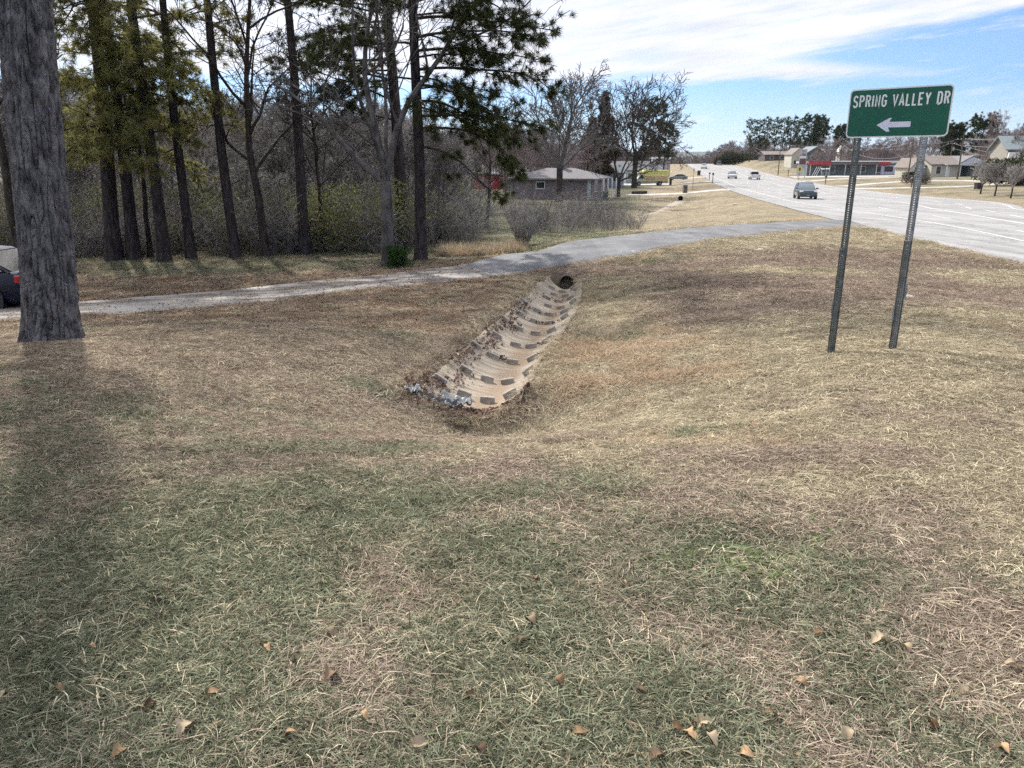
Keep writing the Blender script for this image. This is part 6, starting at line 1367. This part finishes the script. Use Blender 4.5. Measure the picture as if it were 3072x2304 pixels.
# ------------------------------------------------------------------ far landscape and air
def ridge(name, Y, hfun, depth, m, z0=-40, w=9000):
    xs = np.linspace(-w*.6, w, 260); rows = []
    for f, k in ((-1, 0), (-.5, .62), (0, 1), (.5, .6), (1, 0)):
        rows.append(np.stack([xs, np.full_like(xs, Y+f*depth), z0+(hfun(xs)-z0)*k], -1))
    V = np.concatenate(rows); n = len(xs); i = np.arange(5*n).reshape(5, n); q = np.stack([i[:-1, :-1], i[:-1, 1:], i[1:, 1:], i[1:, :-1]], -1).reshape(-1, 4)
    tag(link(name, npmesh(name, V, q, True), m), kind='structure')
wooded = mat('wooded_hill', (.02, .028, .022), (.045, .05, .035), .004, 1.0, detail=8)
ridge('hills', 6200, lambda x: 40+40*fbm(x/1500+3, x*0+1.5, 4), 900, wooded)
ridge('hills', 3300, lambda x: -8+30*fbm(x/800+9, x*0+4.5, 4), 500, wooded, -30, 5000)
fy = 560+520*rng.random(420)**1.3; fu = rng.uniform(600, 830, 420); fx = (fu-512)/F*fy/.97; fz = terrain(fx, fy)
keep = (fx < XL(fy)-8) | (fx > XR(fy)+8) | (fy > 800); fx, fy, fz = fx[keep], fy[keep], fz[keep]; m = len(fx)
def blob(seed, H=9, R_=3.4):
    g = np.random.default_rng(seed); c = g.normal(0, 1, (260, 3)); c /= np.linalg.norm(c, axis=1)[:, None]; c *= g.random((260, 1))**.4*np.array([R_, R_, H*.4]); c[:, 2] += H*.58
    return tuft_mesh(c, c/np.linalg.norm(c, axis=1)[:, None], 5, .9, .25, seed)
scatter('far_wood', np.stack([fx, fy, fz-.5], -1), np.stack([0*fx, 0*fx, rng.random(m)*6.28], -1), rng.uniform(1.2, 2.0, m), rng.integers(0, 5, m), [(blob(401), needle_far), (blob(402, 11), gry), (VARF[0][1], None), (VARF[1][1], None), (VARF[2][1], None)], 'hazy line of distant woods beyond the crest of the road')
# air
hz_ = MB().box(-9500, 14000, -200, 9000, -60, 150).build('haze'); hm_, nt_, out_ = new_mat('air'); vp = nt_.nodes.new('ShaderNodeVolumePrincipled'); vp.inputs['Color'].default_value = (.74, .86, 1, 1); vp.inputs['Density'].default_value = HAZE; vp.inputs['Anisotropy'].default_value = .2
nt_.links.new(vp.outputs[0], out_.inputs['Volume']); hz_.data.materials.append(hm_); tag(hz_, kind='stuff')
# ------------------------------------------------------------------ camera, world, sun
SUN_AZ = R(-27); SUN_EL = R(40)      # azimuth from +Y towards +X
cam = bpy.data.cameras.new('camera'); co = bpy.data.objects.new('camera', cam); COL.objects.link(co)
co.location = (0, 0, CZ); co.rotation_euler = (math.pi/2-PITCH, 0, 0); cam.sensor_width = 36; cam.lens = F/1024*36; cam.clip_end = 30000; cam.clip_start = .05
sc.camera = co
sd = bpy.data.lights.new('sun', 'SUN'); so = bpy.data.objects.new('sun', sd); COL.objects.link(so)
sv = Vector((math.sin(SUN_AZ)*math.cos(SUN_EL), math.cos(SUN_AZ)*math.cos(SUN_EL), math.sin(SUN_EL)))
so.rotation_euler = sv.to_track_quat('Z', 'Y').to_euler(); so.location = (0, 0, 40); sd.energy = 4.0; sd.angle = R(1.8); sd.color = (1, .95, .88)
w = bpy.data.worlds.new('World'); sc.world = w; w.use_nodes = True; nt = w.node_tree; nt.nodes.clear(); L = nt.links.new
out = nt.nodes.new('ShaderNodeOutputWorld'); bg = nt.nodes.new('ShaderNodeBackground'); L(bg.outputs[0], out.inputs[0])
sky = nt.nodes.new('ShaderNodeTexSky'); sky.sky_type = 'NISHITA'; sky.sun_disc = False; sky.sun_elevation = SUN_EL; sky.sun_rotation = SUN_AZ; sky.air_density = 1.0; sky.dust_density = .7; sky.ozone_density = 1.3
def M(op, a, b=None, c=None, clamp=False):
    n = nt.nodes.new('ShaderNodeMath'); n.operation = op; n.use_clamp = clamp
    for i, x in enumerate((a, b, c)):
        if x is None: continue
        if isinstance(x, (int, float)): n.inputs[i].default_value = x
        else: L(x, n.inputs[i])
    return n.outputs[0]
def SS(x, a, b):
    n = nt.nodes.new('ShaderNodeMapRange'); n.interpolation_type = 'SMOOTHSTEP'; L(x, n.inputs[0])
    for i, q_ in ((1, a), (2, b)):
        if isinstance(q_, (int, float)): n.inputs[i].default_value = q_
        else: L(q_, n.inputs[i])
    n.inputs[3].default_value = 0; n.inputs[4].default_value = 1; return n.outputs[0]
tc = nt.nodes.new('ShaderNodeTexCoord'); sx = nt.nodes.new('ShaderNodeSeparateXYZ'); L(tc.outputs['Generated'], sx.inputs[0])
az = M('MULTIPLY', M('ARCTAN2', sx.outputs[0], sx.outputs[1]), 57.3); el = M('MULTIPLY', M('ARCSINE', sx.outputs[2]), 57.3)
cv = nt.nodes.new('ShaderNodeCombineXYZ'); L(M('MULTIPLY', az, .055), cv.inputs[0]); L(M('MULTIPLY_ADD', az, -.05, M('MULTIPLY', el, .42)), cv.inputs[1])
def NO(scale, detail, vec=cv.outputs[0], rough=.6, dist=0.0):
    n = nt.nodes.new('ShaderNodeTexNoise'); n.inputs['Scale'].default_value = scale; n.inputs['Detail'].default_value = detail; n.inputs['Roughness'].default_value = rough; n.inputs['Distortion'].default_value = dist; L(vec, n.inputs['Vector']); return n.outputs['Fac']
n1 = NO(1.3, 6, dist=.4); n2 = NO(3.2, 7)
wob = M('MULTIPLY', M('SUBTRACT', n1, .5), 3.6); wob2 = M('MULTIPLY', M('SUBTRACT', n2, .5), 2.2)
e2 = M('ADD', el, M('ADD', wob, wob2))
deck = SS(e2, 4.5, 5.9)
# blue wedge that opens to the right between the upper deck and a lower tongue
up_ = M('MULTIPLY_ADD', M('SUBTRACT', az, 17), .155, 6.5); lo_ = M('MULTIPLY_ADD', M('SUBTRACT', az, 17), -.14, 6.35)
e3 = M('ADD', el, M('MULTIPLY', M('ADD', wob, wob2), .42))
wedge = M('MULTIPLY', M('MULTIPLY', SS(e3, M('SUBTRACT', lo_, .3), M('ADD', lo_, .7)), M('SUBTRACT', 1, SS(e3, M('SUBTRACT', up_, .5), M('ADD', up_, .4)))), SS(az, 15, 22))
right = M('MULTIPLY', SS(az, 24, 31), M('SUBTRACT', 1, SS(e3, 6.9, 7.4)))
deck = M('MULTIPLY', deck, M('SUBTRACT', 1, M('MULTIPLY', M('MAXIMUM', wedge, M('MULTIPLY', right, .9)), .93)))
cirr = M('MULTIPLY', SS(n2, .52, .72), M('MULTIPLY', SS(el, .2, 2.0), .55))
mask = M('MAXIMUM', deck, cirr)
mask = M('MULTIPLY', mask, M('MULTIPLY_ADD', SS(n2, .25, .6), .35, .65))
hz = M('SUBTRACT', 1, SS(el, -.5, 5.5))
skm = nt.nodes.new('ShaderNodeMix'); skm.data_type = 'RGBA'; skm.blend_type = 'MULTIPLY'; skm.inputs[0].default_value = 1; L(sky.outputs[0], skm.inputs[6]); skm.inputs[7].default_value = (SKYK[0], SKYK[1], SKYK[2], 1)
hm = nt.nodes.new('ShaderNodeMix'); hm.data_type = 'RGBA'; L(M('MULTIPLY', hz, .55), hm.inputs[0]); L(skm.outputs[2], hm.inputs[6]); hm.inputs[7].default_value = rgba([c*10 for c in HZC])
# cloud brightness rises towards the sun; unseen overhead deck is brightened as added fill
sn = nt.nodes.new('ShaderNodeVectorMath'); sn.operation = 'DOT_PRODUCT'; L(tc.outputs['Generated'], sn.inputs[0]); sn.inputs[1].default_value = sv
glow = M('POWER', M('MAXIMUM', sn.outputs['Value'], 0), 5)
cb = M('MULTIPLY', M('ADD', M('MULTIPLY_ADD', glow, CLG, CLB), M('MULTIPLY', SS(el, 13, 35), OVH)), M('MULTIPLY_ADD', n1, .8, .58))
cc = nt.nodes.new('ShaderNodeMix'); cc.data_type = 'RGBA'; cc.blend_type = 'MULTIPLY'; cc.inputs[0].default_value = 1; cc.inputs[6].default_value = (9.6, 9.7, 10.4, 1); L(cb, cc.inputs[7])
cm = nt.nodes.new('ShaderNodeMix'); cm.data_type = 'RGBA'; L(mask, cm.inputs[0]); L(hm.outputs[2], cm.inputs[6]); L(cc.outputs[2], cm.inputs[7])
L(cm.outputs[2], bg.inputs[0]); bg.inputs[1].default_value = .10
sc.view_settings.view_transform = 'Standard'; sc.view_settings.look = 'None'; sc.view_settings.exposure = EXPO; sc.view_settings.gamma = 1; sc.view_settings.use_curve_mapping = False
sc.cycles.max_bounces = 5; sc.cycles.diffuse_bounces = 2; sc.cycles.glossy_bounces = 2; sc.cycles.transmission_bounces = 2; sc.cycles.volume_bounces = 0; sc.cycles.use_adaptive_sampling = True; sc.cycles.adaptive_threshold = ATH; sc.cycles.adaptive_min_samples = 20; sc.cycles.transparent_max_bounces = 8; sc.cycles.use_denoising = DENO
